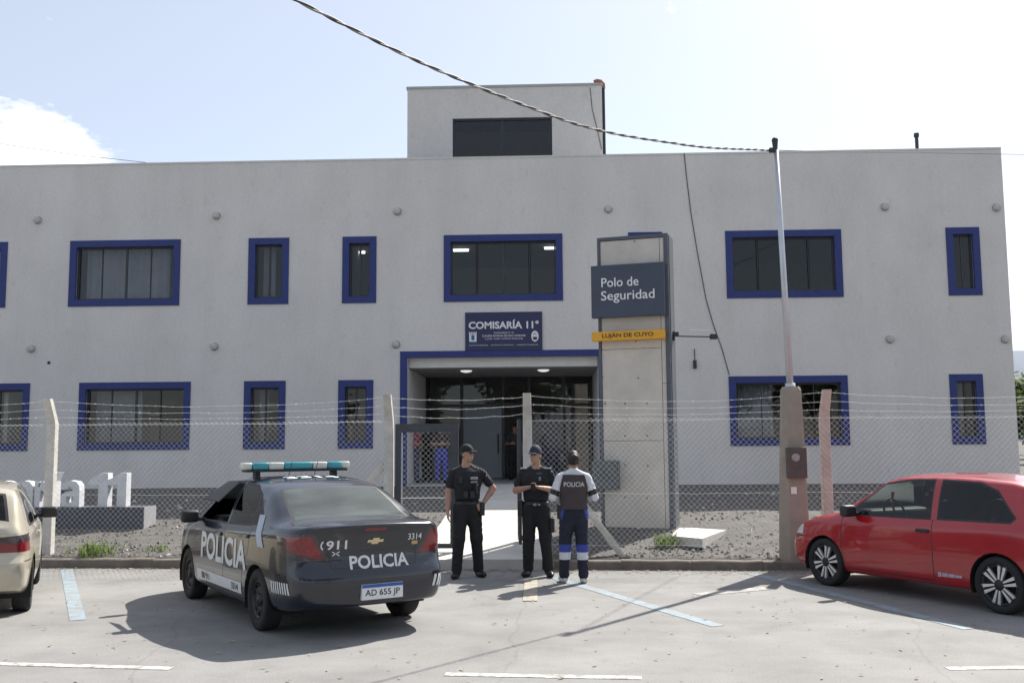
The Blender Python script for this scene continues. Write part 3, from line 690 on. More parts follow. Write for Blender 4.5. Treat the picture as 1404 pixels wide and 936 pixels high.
# floodlight arm on the tower's side
a_ = PR+te*.012-tn*.25; zq = TP(935, 458)[1]
fl = empty('floodlight', (a_.x, a_.y, zq)); tag(fl, 'small black floodlight on a thin arm sticking out from the concrete tower', 'lamp')
bm = bmesh.new(); tube(bm, [(0, 0, 0), (.72, .03, -.02)], .012, 6); fin('arm', bm, M_pipe, fl)
bm = bmesh.new(); bx(bm, .66, .78, -.04, .08, -.06, .03, 0, None, .008); fin('lamp_head', bm, M_pipe, fl)
bm = bmesh.new(); bx(bm, 0, .03, -.05, .05, -.08, .08, 0, None, .004); bx(bm, .035, .1, -.03, .03, .0, .07); fin('bracket', bm, M_pipe, fl)
bm = bmesh.new(); tube(bm, [(.30, .02, .11), (.66, .03, .10), (.67, .03, .0)], .008, 6); fin('stay', bm, M_galv, fl)
# ================================================================== LAMP POLE BY THE KERB
PX, PY = 3.52, 14.73
M_pole = mat('pole_concrete', (.30, .26, .215), .9, .12, 5, .25, 40)
pl = empty('utility_pole', (PX, PY, gz(PX, PY))); tag(pl, 'tapered concrete pole base with slim metal pole standing at the kerb', 'pole')
PI_ = Matrix.Translation((-PX, -PY, -gz(PX, PY)))
zt_ = FY(1083, 530, PY).z; bm = bmesh.new(); rings = []
xb, xt = FY(1089, 757, PY).x, FY(1083.5, 530, PY).x
for z, hw, hd, cx in ((-.2, .205, .19, xb), (.13, .2, .185, xb), (1.5, .168, .15, (xb+xt)/2), (zt_-.05, .135, .12, xt), (zt_, .11, .1, xt)):
    c = hw*.5
    rings.append([bm.verts.new((cx+a_, PY+b_, z)) for a_, b_ in ((-hw+c, -hd), (hw-.03, -hd), (hw, -hd+.03), (hw, hd-.03), (hw-.03, hd), (-hw+c, hd), (-hw, hd-c), (-hw, -hd+c))])
for i in range(4):
    for k in range(8): bm.faces.new((rings[i][k], rings[i][(k+1) % 8], rings[i+1][(k+1) % 8], rings[i+1][k]))
bm.faces.new(rings[0]); bm.faces.new(rings[-1]); bm.transform(PI_); fin('concrete_base', bm, M_pole, pl)
PT = FY(1064, 206, PY); bm = bmesh.new(); tube(bm, [(xt, PY, zt_-.1), (xt, PY, zt_+.05)], .075, 12); tube(bm, [(xt, PY, zt_), (PT.x, PY, PT.z)], [.052, .036], 12); bm.transform(PI_); fin('metal_pole', bm, mat('pole_galvanised', (.55, .57, .6), .4, .06, 8, metal=.5), pl, True)
bm = bmesh.new(); tube(bm, [(PT.x-.01, PY, PT.z-.02), (PT.x-.012, PY, PT.z+.13)], [.03, .045], 10); bx(bm, PT.x-.1, PT.x-.01, PY-.04, PY+.03, PT.z-.03, PT.z+.03); bmesh.ops.create_uvsphere(bm, u_segments=12, v_segments=8, radius=.05, matrix=Matrix.Translation((PT.x-.012, PY, PT.z+.15))); bm.transform(PI_); fin('insulator', bm, M_pipe, pl)
a_, b_ = FY(1079, 655, PY-.2), FY(1105, 613, PY-.2); bm = bmesh.new(); bx(bm, a_.x, b_.x, PY-.24, PY-.15, a_.z, b_.z, 0, None, .01); bm.transform(PI_); mbx = fin('meter_cover', bm, mat('brown_box', (.085, .07, .065), .5, .15, 8), pl)
bm = bmesh.new(); c_ = FY(1091, 627, PY-.24); lathe(bm, [(.001, -.02), (.055, -.018), (.062, 0)], 14); bm.transform(PI_ @ Matrix.Translation((c_.x, PY-.242, c_.z))); fin('meter_window', bm, mat('cloudy_plastic', (.3, .28, .28), .3, .3, 30), mbx)
c_ = FY(1088.5, 672, PY-.18); bm = bmesh.new(); bx(bm, c_.x-.04, c_.x+.04, PY-.188, PY-.176, c_.z-.05, c_.z+.05); bm.transform(PI_); fin('sticker', bm, M_white, pl)
# ================================================================== CABLES
def cable_pts(ctrl, n=40):
    t_ = [c[0] for c in ctrl]
    return [Vector([float(pchip(t_, [c[1][k] for c in ctrl], q)) for k in range(3)]) for q in np.linspace(t_[0], t_[-1], n)]
P0 = Vector((PT.x-.1, PY, PT.z)); ends = Vector((-9.4, -4.2, 7.2))
px_list = [(1.0, (935, 198)), (1.6, (760, 160)), (2.1, (600, 96)), (2.55, (405, 0))]
dirv = Vector((-2.18, -3.05, 0)); ctrl = [(0.0, P0)]
for t_, (px, py) in px_list:          # the cable's plan direction is known from its shadow on the road; each pixel fixes one height
    d = ray(px, py); n_ = Vector((-dirv.y, dirv.x, 0)); s_ = (P0-CC).dot(n_)/d.dot(n_); p = CC+d*s_; ctrl.append(((Vector((p.x-P0.x, p.y-P0.y)).length), p))
last = ctrl[-1]; dd = Vector((dirv.x, dirv.y, 0)).normalized(); far = last[1]+dd*14+Vector((0, 0, 1.6)); ctrl.append((last[0]+14, far))
pts = cable_pts(ctrl, 90)
cb = empty('overhead_cable', P0); tag(cb, 'thick twisted overhead cable running from the metal pole across the road', 'cable')
for ph in (0, math.pi):
    fine = []; L = 0
    for i in range(len(pts)-1):
        for k in range(6):
            p = pts[i].lerp(pts[i+1], k/6); a_ = (i*6+k)*.55+ph
            fine.append(p+Vector((.6*math.sin(a_), -.4*math.sin(a_), math.cos(a_)))*.0085-P0)
    bm = bmesh.new(); tube(bm, fine, .0095, 5); fin('strand', bm, mat('cable_grey' if ph else 'cable_black', (.25, .24, .23) if ph else (.04, .04, .045), .6), cb, True)
# its far support across the road
up = empty('wooden_pole', (far.x, far.y, 0)); tag(up, 'round wooden utility pole across the road holding the far end of the cable', 'pole')
bm = bmesh.new(); tube(bm, [(0, 0, -.3), (0, 0, far.z+.5)], [.15, .1], 12); fin('shaft', bm, mat('weathered_wood', (.2, .15, .11), .9, .2, 6), up, True)
bm = bmesh.new(); bx(bm, -.6, .6, -.05, .05, far.z-.05, far.z+.06); fin('crossarm', bm, MC['weathered_wood'], up)
for nm, pp_, lab in (('thin', [(1064, 208, PY), (1135, 208, 20), (1260, 209.5, 24), (1404, 212, 27), (1500, 216, 29)], 'thin wire leaving the metal pole past the roof corner'), ('far', [(-60, 190, 26.2), (0, 197, 26.3), (100, 212, 26.5), (200, 223, 26.9)], 'thin wire reaching the station parapet over the wide curtained window')):
    q = [FY(a_, b_, c_) for a_, b_, c_ in pp_]
    if nm == 'thin': q[0] = Vector((PT.x, PY, PT.z))
    bm = bmesh.new(); tube(bm, [p-q[0] for p in q], .008, 5); o = fin('overhead_wire', bm, M_pipe); o.location = q[0]; tag(o, lab, 'wire')
# ================================================================== RAISED LETTERS ON A PLINTH
pz = gz(-8, 17.6); a_ = G(197, 727, pz)
M_plin = mat('slate_plinth', (.065, .07, .095), .8, .15, 4, .2, 40); M_let = mat('letter_white', (.60, .61, .64), .8, .12, 7)
ls = empty('letter_monument', (a_.x, a_.y, pz)); tag(ls, 'white raised letters Comisaría 11 standing on a long dark plinth', 'sign')
PLW = 5.6
bm = bmesh.new(); bx(bm, -PLW, -.012, 0, .55, -.15, .42, 0, None, .01); fin('plinth', bm, M_plin, ls)
bm = bmesh.new(); bx(bm, -.012, .0, .0, .55, -.15, .42); fin('plinth_end', bm, mat('pale_render', (.30, .30, .31), .85, .1, 6), ls)
def glyph(ch, px0, px1, ytop):
    p0 = FY(px0, 688, a_.y+.2); p1 = FY(px1, 688, a_.y+.2); h_ = FY(px0, ytop, a_.y+.2).z-FY(px0, 688, a_.y+.2).z; w_ = p1.x-p0.x
    if ch == '1':
        b_ = bmesh.new(); b_.faces.new([b_.verts.new((x*w_-w_/2, y*h_-h_/2, 0)) for x, y in ((.5, 0), (1, 0), (1, 1), (.62, 1), (.28, .86), (.0, .8), (.0, .64), (.34, .62), (.5, .66))])
    elif ch == 'a':
        b_ = bmesh.new()
        for pl_ in (((0, .66), (.32, .66), (.4, .75), (.6, .75), (.64, .62), (1, .62), (.97, .82), (.8, .96), (.5, 1), (.18, .95), (.03, .82)), ((.64, 0), (1, 0), (1, .62), (.64, .62), (.64, .40), (.64, .17)), ((.64, .40), (.64, .62), (.28, .57), (.07, .48), (0, .38), (.3, .38)), ((0, .38), (0, .17), (.3, .17), (.3, .38)), ((0, .17), (.08, .04), (.3, 0), (.64, 0), (.64, .17), (.3, .17))):
            b_.faces.new([b_.verts.new((x*w_-w_/2, y*h_-h_/2, 0)) for x, y in pl_])
        bmesh.ops.remove_doubles(b_, verts=b_.verts, dist=.0005); bmesh.ops.recalc_face_normals(b_, faces=b_.faces)
    else: b_ = fit_text(ch, w_, h_, .055)
    place_text('letter', b_, frame_M(((p0.x+p1.x)/2-a_.x, .34, .422+h_/2), (1, 0, 0), (0, 0, 1)), M_let, ls, .2, True)
for ch, q0, q1, yt in (('C', -128, -92, 641), ('o', -89, -62, 652), ('m', -59, -17, 652), ('ı', -14, -6, 652), ('s', -4, 19, 652), ('a', 22, 46.5, 652), ('r', 49, 66, 653), ('í', 69, 82, 641), ('a', 85, 110.5, 652), ('1', 123, 149, 642), ('1', 149, 174.5, 642)):
    glyph(ch, q0, q1, yt)
# loose concrete slab
p = [G(918, 734, .36), G(963, 738, .36), G(996, 726, .36), G(933, 722, .36)]
bm = bmesh.new(); tp = [bm.verts.new((q.x, q.y, .36)) for q in p]; bt = [bm.verts.new((q.x, q.y, .22)) for q in p]; bm.faces.new(tp); bm.faces.new(bt[::-1])
for k in range(4): bm.faces.new((tp[k], bt[k], bt[(k+1) % 4], tp[(k+1) % 4]))
tag(fin('concrete_slab', bm, M_conc), 'loose pale concrete slab lying on gravel beside the sign tower', 'slab')
# ================================================================== CARS
M_tyre = mat('tyre_rubber', (.018, .018, .019), .85, .2, 20)
M_blk = mat('black_plastic', (.02, .02, .022), .55, .15, 12)
M_und = mat('underbody', (.012, .012, .012), .9, .1, 5)
M_cglass = glass('car_glass', (.50, .55, .54), 0, 1.5, .9)
M_tint = glass('tinted_car_glass', (.16, .17, .18), 0, 1.5, .9)
M_seat = mat('seat_fabric', (.07, .07, .075), .9, .15, 20)
M_trim = mat('pale_door_trim', (.42, .42, .42), .8, .1, 8)
M_tail = mat('tail_red', (.19, .008, .012), .15, .35, 30, coat=.6); M_tails = mat('tail_smoked', (.045, .028, .032), .2, .2, 20, coat=.6)
M_clear = mat('lamp_clear', (.62, .62, .62), .15, .1, 20, coat=.8)
M_rimb = mat('rim_black', (.025, .025, .027), .45, .15, 12, metal=.3); M_rims = mat('rim_silver', (.66, .66, .67), .3, .05, 12, metal=.6)
def paint(name, col, metal=.0, dirt=.1): return mat(name, col, .24, dirt, 3.0, metal=metal, coat=.7)
def car_surface(P):
    """lofted body: columns along x, section rows from the sill over the belt to the roof centre; closed end caps"""
    xs = np.concatenate([np.linspace(P['xr'], P['xr']+.3, 9)[:-1], np.arange(P['xr']+.3, P['xf']-.3, .055), np.linspace(P['xf']-.3, P['xf'], 9)])
    f = lambda key: pchip([a for a, b in P[key]], [b for a, b in P[key]], xs)
    zt, wd, bl, wr, zb = f('top'), f('width'), f('belt'), f('roofw'), f('bottom')
    bm = bmesh.new(); cols = []
    tsub = [(0, 3), (1, 4), (2, 5), (3, 6), (4, 4), (5, 9), (6, 6), (7, 5)]
    for i, x in enumerate(xs):
        w_, t, b_, r_, z0 = wd[i], zt[i], bl[i], wr[i], zb[i]
        b_ = min(b_, t-.055); zd = min(.55, b_-.2); zr_ = max(b_+.02, t-.045-.0*r_)
        r_ = min(r_, w_*.93)
        ctl = [(0, z0), (w_*.88, z0), (w_*.982, z0+.09), (w_, zd), (w_*.988, b_-.10), (w_*.945, b_), (r_, zr_), (r_*.6, t-.010), (0, t)]
        T = list(range(9)); tt = []
        for k, n in tsub: tt += [k+q/n for q in range(n)]
        tt.append(8.0)
        Y = pchip(T, [c[0] for c in ctl], tt); Z = pchip(T, [c[1] for c in ctl], tt)
        cols.append(list(zip(Y, Z)))
    nr = len(cols[0]); xr, xf = P['xr'], P['xf']
    def warp(x, z):
        a = min(1, max(0, (xr+.55-x)/.55)); b_ = min(1, max(0, (x-(xf-.55))/.55))
        zz = [q[0] for q in P['tail']]; return x + a*a*float(np.interp(z, zz, [q[1] for q in P['tail']])) + b_*b_*float(np.interp(z, [q[0] for q in P['nose']], [q[1] for q in P['nose']]))
    L, Rr = [], []
    for i, x in enumerate(xs):
        l, r2 = [], []
        for (y, z) in cols[i]:
            xx = warp(x, z); v = bm.verts.new((xx, y, z)); l.append(v); r2.append(v if y < 1e-6 else bm.verts.new((xx, -y, z)))
        L.append(l); Rr.append(r2)
    def fc(*v):
        u = []
        for q in v:
            if q not in u: u.append(q)
        if len(u) > 2:
            try: bm.faces.new(u)
            except ValueError: pass
    for i in range(len(xs)-1):
        for j in range(nr-1):
            fc(L[i][j], L[i+1][j], L[i+1][j+1], L[i][j+1]); fc(Rr[i][j], Rr[i][j+1], Rr[i+1][j+1], Rr[i+1][j])
    for end, sgn in ((0, -1), (len(xs)-1, 1)):          # bulged end caps, ruled across the car
        nC = 12; rows = []
        for j in range(1, nr-1):
            y, z = cols[end][j]; row = []
            for c in range(nC+1):
                if c == 0: row.append(L[end][j]); continue
                if c == nC: row.append(Rr[end][j]); continue
                yy = y*(1-2*c/nC); row.append(bm.verts.new((warp(xs[end], z)+sgn*P['bulge']*(1-(yy/max(y, .01))**2)*min(1, y/.4), yy, z)))
            rows.append(row)
        for j in range(len(rows)-1):
            for c in range(nC): fc(rows[j][c], rows[j][c+1], rows[j+1][c+1], rows[j+1][c])
        for c in range(nC): fc(rows[-1][c], rows[-1][c+1], L[end][nr-1]); fc(rows[0][c+1], rows[0][c], L[end][0])
    bmesh.ops.remove_doubles(bm, verts=bm.verts, dist=.0004)
    bmesh.ops.recalc_face_normals(bm, faces=bm.faces)
    return bm
def cut(bm, lay, view, poly, tg, flt):
    """cut a convex polygon out of the surface (view 'xz' side, 'yz' end, 'xy' top) and give the faces inside it a tag"""
    ax = {'xz': (0, 2), 'yz': (1, 2), 'xy': (0, 1)}[view]; n = len(poly)
    area = sum(poly[i][0]*poly[(i+1) % n][1]-poly[(i+1) % n][0]*poly[i][1] for i in range(n))
    if area < 0: poly = poly[::-1]
    u0, u1 = min(p[0] for p in poly)-.12, max(p[0] for p in poly)+.12; v0, v1 = min(p[1] for p in poly)-.12, max(p[1] for p in poly)+.12
    def near(f):
        c = f.calc_center_median(); return flt(c, f.normal) and u0 < c[ax[0]] < u1 and v0 < c[ax[1]] < v1
    for i in range(n):
        a, b_ = poly[i], poly[(i+1) % n]; co = [0, 0, 0]; no = [0, 0, 0]
        co[ax[0]], co[ax[1]] = a; no[ax[0]], no[ax[1]] = (b_[1]-a[1]), -(b_[0]-a[0])
        if abs(no[0])+abs(no[1])+abs(no[2]) < 1e-9: continue
        fs = [f for f in bm.faces if near(f)]
        g = fs + list({e for f in fs for e in f.edges}) + list({v for f in fs for v in f.verts})
        bmesh.ops.bisect_plane(bm, geom=g, plane_co=co, plane_no=Vector(no).normalized(), dist=1e-5)
    for f in bm.faces:
        c = f.calc_center_median()
        if not flt(c, f.normal): continue
        ok = True
        for i in range(n):
            a, b_ = poly[i], poly[(i+1) % n]
            if (b_[0]-a[0])*(c[ax[1]]-a[1])-(b_[1]-a[1])*(c[ax[0]]-a[0]) < -1e-6: ok = False; break
        if ok: f[lay] = tg
def line_quads(pts, wd=.012):
    out = []
    for (a, b_) in zip(pts[:-1], pts[1:]):
        d = Vector((b_[0]-a[0], b_[1]-a[1])).normalized(); n = Vector((-d.y, d.x))*wd/2; e = d*wd*.4
        out.append([(a[0]-e.x+n.x, a[1]-e.y+n.y), (b_[0]+e.x+n.x, b_[1]+e.y+n.y), (b_[0]+e.x-n.x, b_[1]+e.y-n.y), (a[0]-e.x-n.x, a[1]-e.y-n.y)])
    return out
def grow(poly, d):
    cx, cy = sum(p[0] for p in poly)/len(poly), sum(p[1] for p in poly)/len(poly); out = []
    n = len(poly); area = sum(poly[i][0]*poly[(i+1) % n][1]-poly[(i+1) % n][0]*poly[i][1] for i in range(n)); sg_ = 1 if area > 0 else -1
    for i in range(n):
        p0, p1, p2 = Vector(poly[i-1]), Vector(poly[i]), Vector(poly[(i+1) % n])
        n1 = Vector(((p1-p0).y, -(p1-p0).x)).normalized()*sg_; n2 = Vector(((p2-p1).y, -(p2-p1).x)).normalized()*sg_
        b_ = (n1+n2).normalized(); out.append(tuple(p1+b_*d/max(.4, b_.dot(n1))))
    return out
def wheel(parent, name, loc, R_, wdt, rim_r, style, side):
    wv = empty(name, loc); wv.parent = parent; h = wdt/2; s = side
    bm = bmesh.new(); lathe(bm, [(rim_r, -h*.8), (rim_r+.01, -h*.95), (R_*.88, -h), (R_*.965, -h*.9), (R_, -h*.68), (R_, h*.68), (R_*.965, h*.9), (R_*.88, h), (rim_r+.01, h*.95), (rim_r, h*.8)], 40); fin('tyre', bm, M_tyre, wv, True)
    bm = bmesh.new(); o = h*.86*s
    lathe(bm, [(rim_r, -h*.8), (rim_r, o*.9 if s > 0 else o*.9), (rim_r-.012, o), (rim_r-.03, o-.03*s), (rim_r-.035, o-.06*s), (.001, o-.075*s)], 40); rm = fin('rim', bm, M_rimb, wv, True)
    if style == 'steel':
        bm = bmesh.new(); lathe(bm, [(rim_r-.04, o-.06*s), (rim_r-.07, o-.02*s), (rim_r-.1, o-.035*s), (.05, o-.03*s), (.045, o-.005*s), (.001, o)], 32)
        for k in range(10):
            a = 2*math.pi*k/10; bmesh.ops.create_cone(bm, cap_ends=True, segments=10, radius1=.016, radius2=.016, depth=.02, matrix=Matrix.Translation(((rim_r-.05)*math.cos(a), o-.03*s, (rim_r-.05)*math.sin(a))) @ Matrix.Rotation(math.pi/2, 4, 'X'))
        for k in range(4):
            a = 2*math.pi*k/4+.4; bmesh.ops.create_uvsphere(bm, u_segments=8, v_segments=6, radius=.012, matrix=Matrix.Translation((.065*math.cos(a), o-.012*s, .065*math.sin(a))))
        stuff(fin('wheel_disc', bm, mat('steel_wheel', (.035, .035, .037), .5, .2, 14, metal=.4), wv, True))
    else:
        for k in range(style):
            for t_ in (-1, 1):
                a = 2*math.pi*k/style+.3; bm = bmesh.new(); r0, r1 = .055, rim_r-.008; w0, w1 = .009, .019; off0, off1 = .016*t_, .034*t_
                v = [bm.verts.new((x, y, z)) for y in (o-.035*s, o-.004*s) for x, z in ((r0, off0-w0), (r1, off1-w1), (r1, off1+w1), (r0, off0+w0))]
                for q in ((0, 1, 2, 3), (4, 5, 6, 7), (0, 1, 5, 4), (1, 2, 6, 5), (2, 3, 7, 6), (3, 0, 4, 7)): bm.faces.new([v[i] for i in q])
                bm.transform(Matrix.Rotation(a, 4, 'Y')); fin('spoke', bm, M_rims, wv)
        bm = bmesh.new(); lathe(bm, [(.06, o-.04*s), (.055, o-.008*s), (.03, o), (.001, o)], 20); fin('hub', bm, M_rimb, wv, True)
    return wv
def build_car(name, P, label, pos, head, pm):
    root = empty(name, (pos[0], pos[1], 0), head); tag(root, label, 'car', 'parked cars')
    bm = car_surface(P); bvh0 = bm.copy()
    lay = bm.faces.layers.int.new('tag'); T = {}
    def tid(nm): return T.setdefault(nm, len(T)+1)
    ax_f, ax_r, RA = P['axf'], P['axr'], P['arch']
    for side in (1, -1):
        sf = lambda c, n: c.y*side > .35
        for seg in P['gaps']:
            for q in line_quads(seg): cut(bm, lay, 'xz', q, tid('panel_gap'), lambda c, n: c.y*side > .55 and c.z < 1.12)
        for nm, poly, gl in P['side_windows']:
            fl_ = lambda c, n: c.y*side > .40 and abs(n.y) > .3 and c.z > .8
            cut(bm, lay, 'xz', grow(poly, .022), tid('window_seal'), fl_); cut(bm, lay, 'xz', poly, tid(nm+('_L' if side > 0 else '_R')), fl_)
        for nm, view, poly, flt in P['lamps']:
            pl_ = [(p[0]*side if view == 'yz' else p[0], p[1]) for p in poly]
            cut(bm, lay, view, pl_, tid(nm+('_L' if side > 0 else '_R')), (lambda c, n, flt=flt: c.y*side > .02 and flt(c, n)))
        for ax in (ax_f, ax_r):
            circ = [(ax+RA*math.cos(2*math.pi*k/28), P['wr']+RA*1.0*math.sin(2*math.pi*k/28)) for k in range(28)]
            cut(bm, lay, 'xz', [c for c in circ if c[1] > P['wr']-.25] , tid('hole'), lambda c, n: c.y*side > .45 and c.z < .78)
    for nm, poly, zmin in P['top_windows']:
        ft = lambda c, n: c.z > zmin and n.z > .15
        cut(bm, lay, 'xy', grow(poly, .03), tid('window_seal'), ft); cut(bm, lay, 'xy', poly, tid(nm), ft)
    for nm, view, poly, flt in P.get('extra', []): cut(bm, lay, view, poly, tid(nm), flt)
    inv = {v: k for k, v in T.items()}; sets = {}
    for f in bm.faces: sets.setdefault(inv.get(f[lay], 'body'), []).append(f)
    for nm, fs in sets.items():
        if nm == 'hole': continue
        b2 = bmesh.new(); vm = {}
        for f in fs:
            try: b2.faces.new([vm.setdefault(v, None) or vm.__setitem__(v, b2.verts.new(v.co)) or vm[v] for v in f.verts])
            except ValueError: pass
        base = nm.replace('_L', '').replace('_R', '')
        if base in ('panel_gap', 'window_seal'):
            o = fin(base, b2, M_blk, root, True, recalc=False); stuff(o); continue
        mt = pm['body'] if base == 'body' else pm.get(base) or pm.get('glass')
        o = fin(base, b2, mt, root, True, recalc=False)
        if base in ('front_window', 'rear_window', 'windscreen', 'rear_screen', 'quarter_window'):
            if nm in pm.get('open', ()): bpy.data.objects.remove(o)
    bm.free()
    bvh = BVHTree.FromBMesh(bvh0); bvh0.free()
    # wheel housings
    for ax in (ax_f, ax_r):
        for s in (1, -1):
            b2 = bmesh.new(); n = 16; y0, y1 = s*.48, s*(P['halfw']-.015); rr = []
            for k in range(n+1):
                a = -.35+(math.pi+.7)*k/n; rr.append([b2.verts.new((ax+(RA+.002)*math.cos(a), y, P['wr']+(RA+.002)*math.sin(a))) for y in (y0, y1)])
            for k in range(n): b2.faces.new((rr[k][0], rr[k+1][0], rr[k+1][1], rr[k][1]))
            b2.faces.new([r_[0] for r_ in rr]); fin('wheel_housing', b2, M_und, root)
            wheel(root, 'wheel', (ax, s*(P['halfw']-.115), P['wr']), P['wr'], .19, P['rim'], P['rimstyle'], s)
    # interior: seats, dashboard, steering wheel
    fl = P['bottom_z']+.12
    def seat(x, y0, y1, back):
        b2 = bmesh.new(); bx(b2, x-.25, x+.25, y0, y1, fl+.12, fl+.30, 0, None, .05); fin('seat', b2, M_seat, root, True)
        b2 = bmesh.new(); bx(b2, -.07, .07, y0, y1, 0, .56, 0, None, .05); b2.transform(Matrix.Translation((x-.25, 0, fl+.26)) @ Matrix.Rotation(-.3, 4, 'Y')); fin('seat_back', b2, M_seat, root, True)
        if back:
            b2 = bmesh.new(); ym = (y0+y1)/2; bx(b2, -.045, .045, ym-.12, ym+.12, .6, .76, 0, None, .04); b2.transform(Matrix.Translation((x-.27, 0, fl+.26)) @ Matrix.Rotation(-.25, 4, 'Y')); fin('headrest', b2, M_seat, root, True)
    for s in (1, -1): seat(.0, s*.36-.22, s*.36+.22, True)
    seat(-.85, -.58, .58, False)
    b2 = bmesh.new(); bx(b2, .62, .98, -.66, .66, fl+.35, P['dash'], 0, None, .06); fin('dashboard', b2, M_blk, root, True)
    b2 = bmesh.new(); pts = [(.17*math.cos(a), .17*math.sin(a), 0) for a in np.linspace(0, 2*math.pi, 25)]; tube(b2, pts, .014, 6); tube(b2, [(-.17, 0, 0), (.17, 0, 0)], .014, 6); b2.transform(Matrix.Translation((.47, .36, P['dash']-.02)) @ Matrix.Rotation(-1.15, 4, 'Y')); fin('steering_wheel', b2, M_blk, root, True)
    b2 = bmesh.new(); bx(b2, -1.3, 1.0, -.62, .62, fl-.08, fl); fin('cabin_floor', b2, M_und, root)
    for s in (1, -1):      # mirrors and handles
        b2 = bmesh.new(); mxp = P['mirror']; bx(b2, mxp[0]-.05, mxp[0]+.06, min(s*mxp[1], s*(mxp[1]+.2)), max(s*mxp[1], s*(mxp[1]+.2)), mxp[2]-.065, mxp[2]+.075, 0, None, .035); bx(b2, mxp[0]-.03, mxp[0]+.04, min(s*(mxp[1]-.09), s*(mxp[1]+.02)), max(s*(mxp[1]-.09), s*(mxp[1]+.02)), mxp[2]-.05, mxp[2]-.01); fin('mirror', b2, M_blk, root, True)
        for hx, hz in P['handles']:
            h = bvh.ray_cast(Vector((hx, s*2, hz)), Vector((0, -s, 0)))
            if h[0] is None: continue
            b2 = bmesh.new(); bx(b2, hx-.09, hx+.09, h[0].y-.02, h[0].y+.02, hz-.02, hz+.02, 0, None, .012); fin('door_handle', b2, pm['handle'], root, True)
    return root, bvh
def decal(root, bvh, bm, M, direction, mt, name, split=True, off=.004, step=.035):
    """lay flat lettering on the bodywork: M puts it before the surface, direction is the way to the surface"""
    out = []
    for g in (letters_of(bm) if split else [bm]):
        for axis in (0, 1):
            c = [v.co[axis] for v in g.verts]; k = math.ceil(min(c)/step)
            while k*step < max(c):
                co = [0, 0, 0]; no = [0, 0, 0]; co[axis] = k*step; no[axis] = 1
                bmesh.ops.bisect_plane(g, geom=g.verts[:]+g.edges[:]+g.faces[:], plane_co=co, plane_no=no); k += 1
        g.transform(M); D = Vector(direction)
        for v in g.verts:
            h = bvh.ray_cast(v.co-D*1.0, D)
            if h[0] is not None: v.co = h[0]-D*off
        o = fin(name, g, mt, root); 
        if not split: stuff(o)
        out.append(o)
    return out
def quad_bm(w_, h_, sk=0):
    b_ = bmesh.new(); b_.faces.new([b_.verts.new(c) for c in ((-w_/2-sk, -h_/2, 0), (w_/2-sk, -h_/2, 0), (w_/2+sk, h_/2, 0), (-w_/2+sk, h_/2, 0))]); return b_
def LM(x, z): return frame_M((x, 1.2, z), (-1, 0, 0), (0, 0, 1))       # on the left flank
def BM_(y, z): return frame_M((-2.9, y, z), (0, -1, 0), (0, 0, 1))     # on the tail
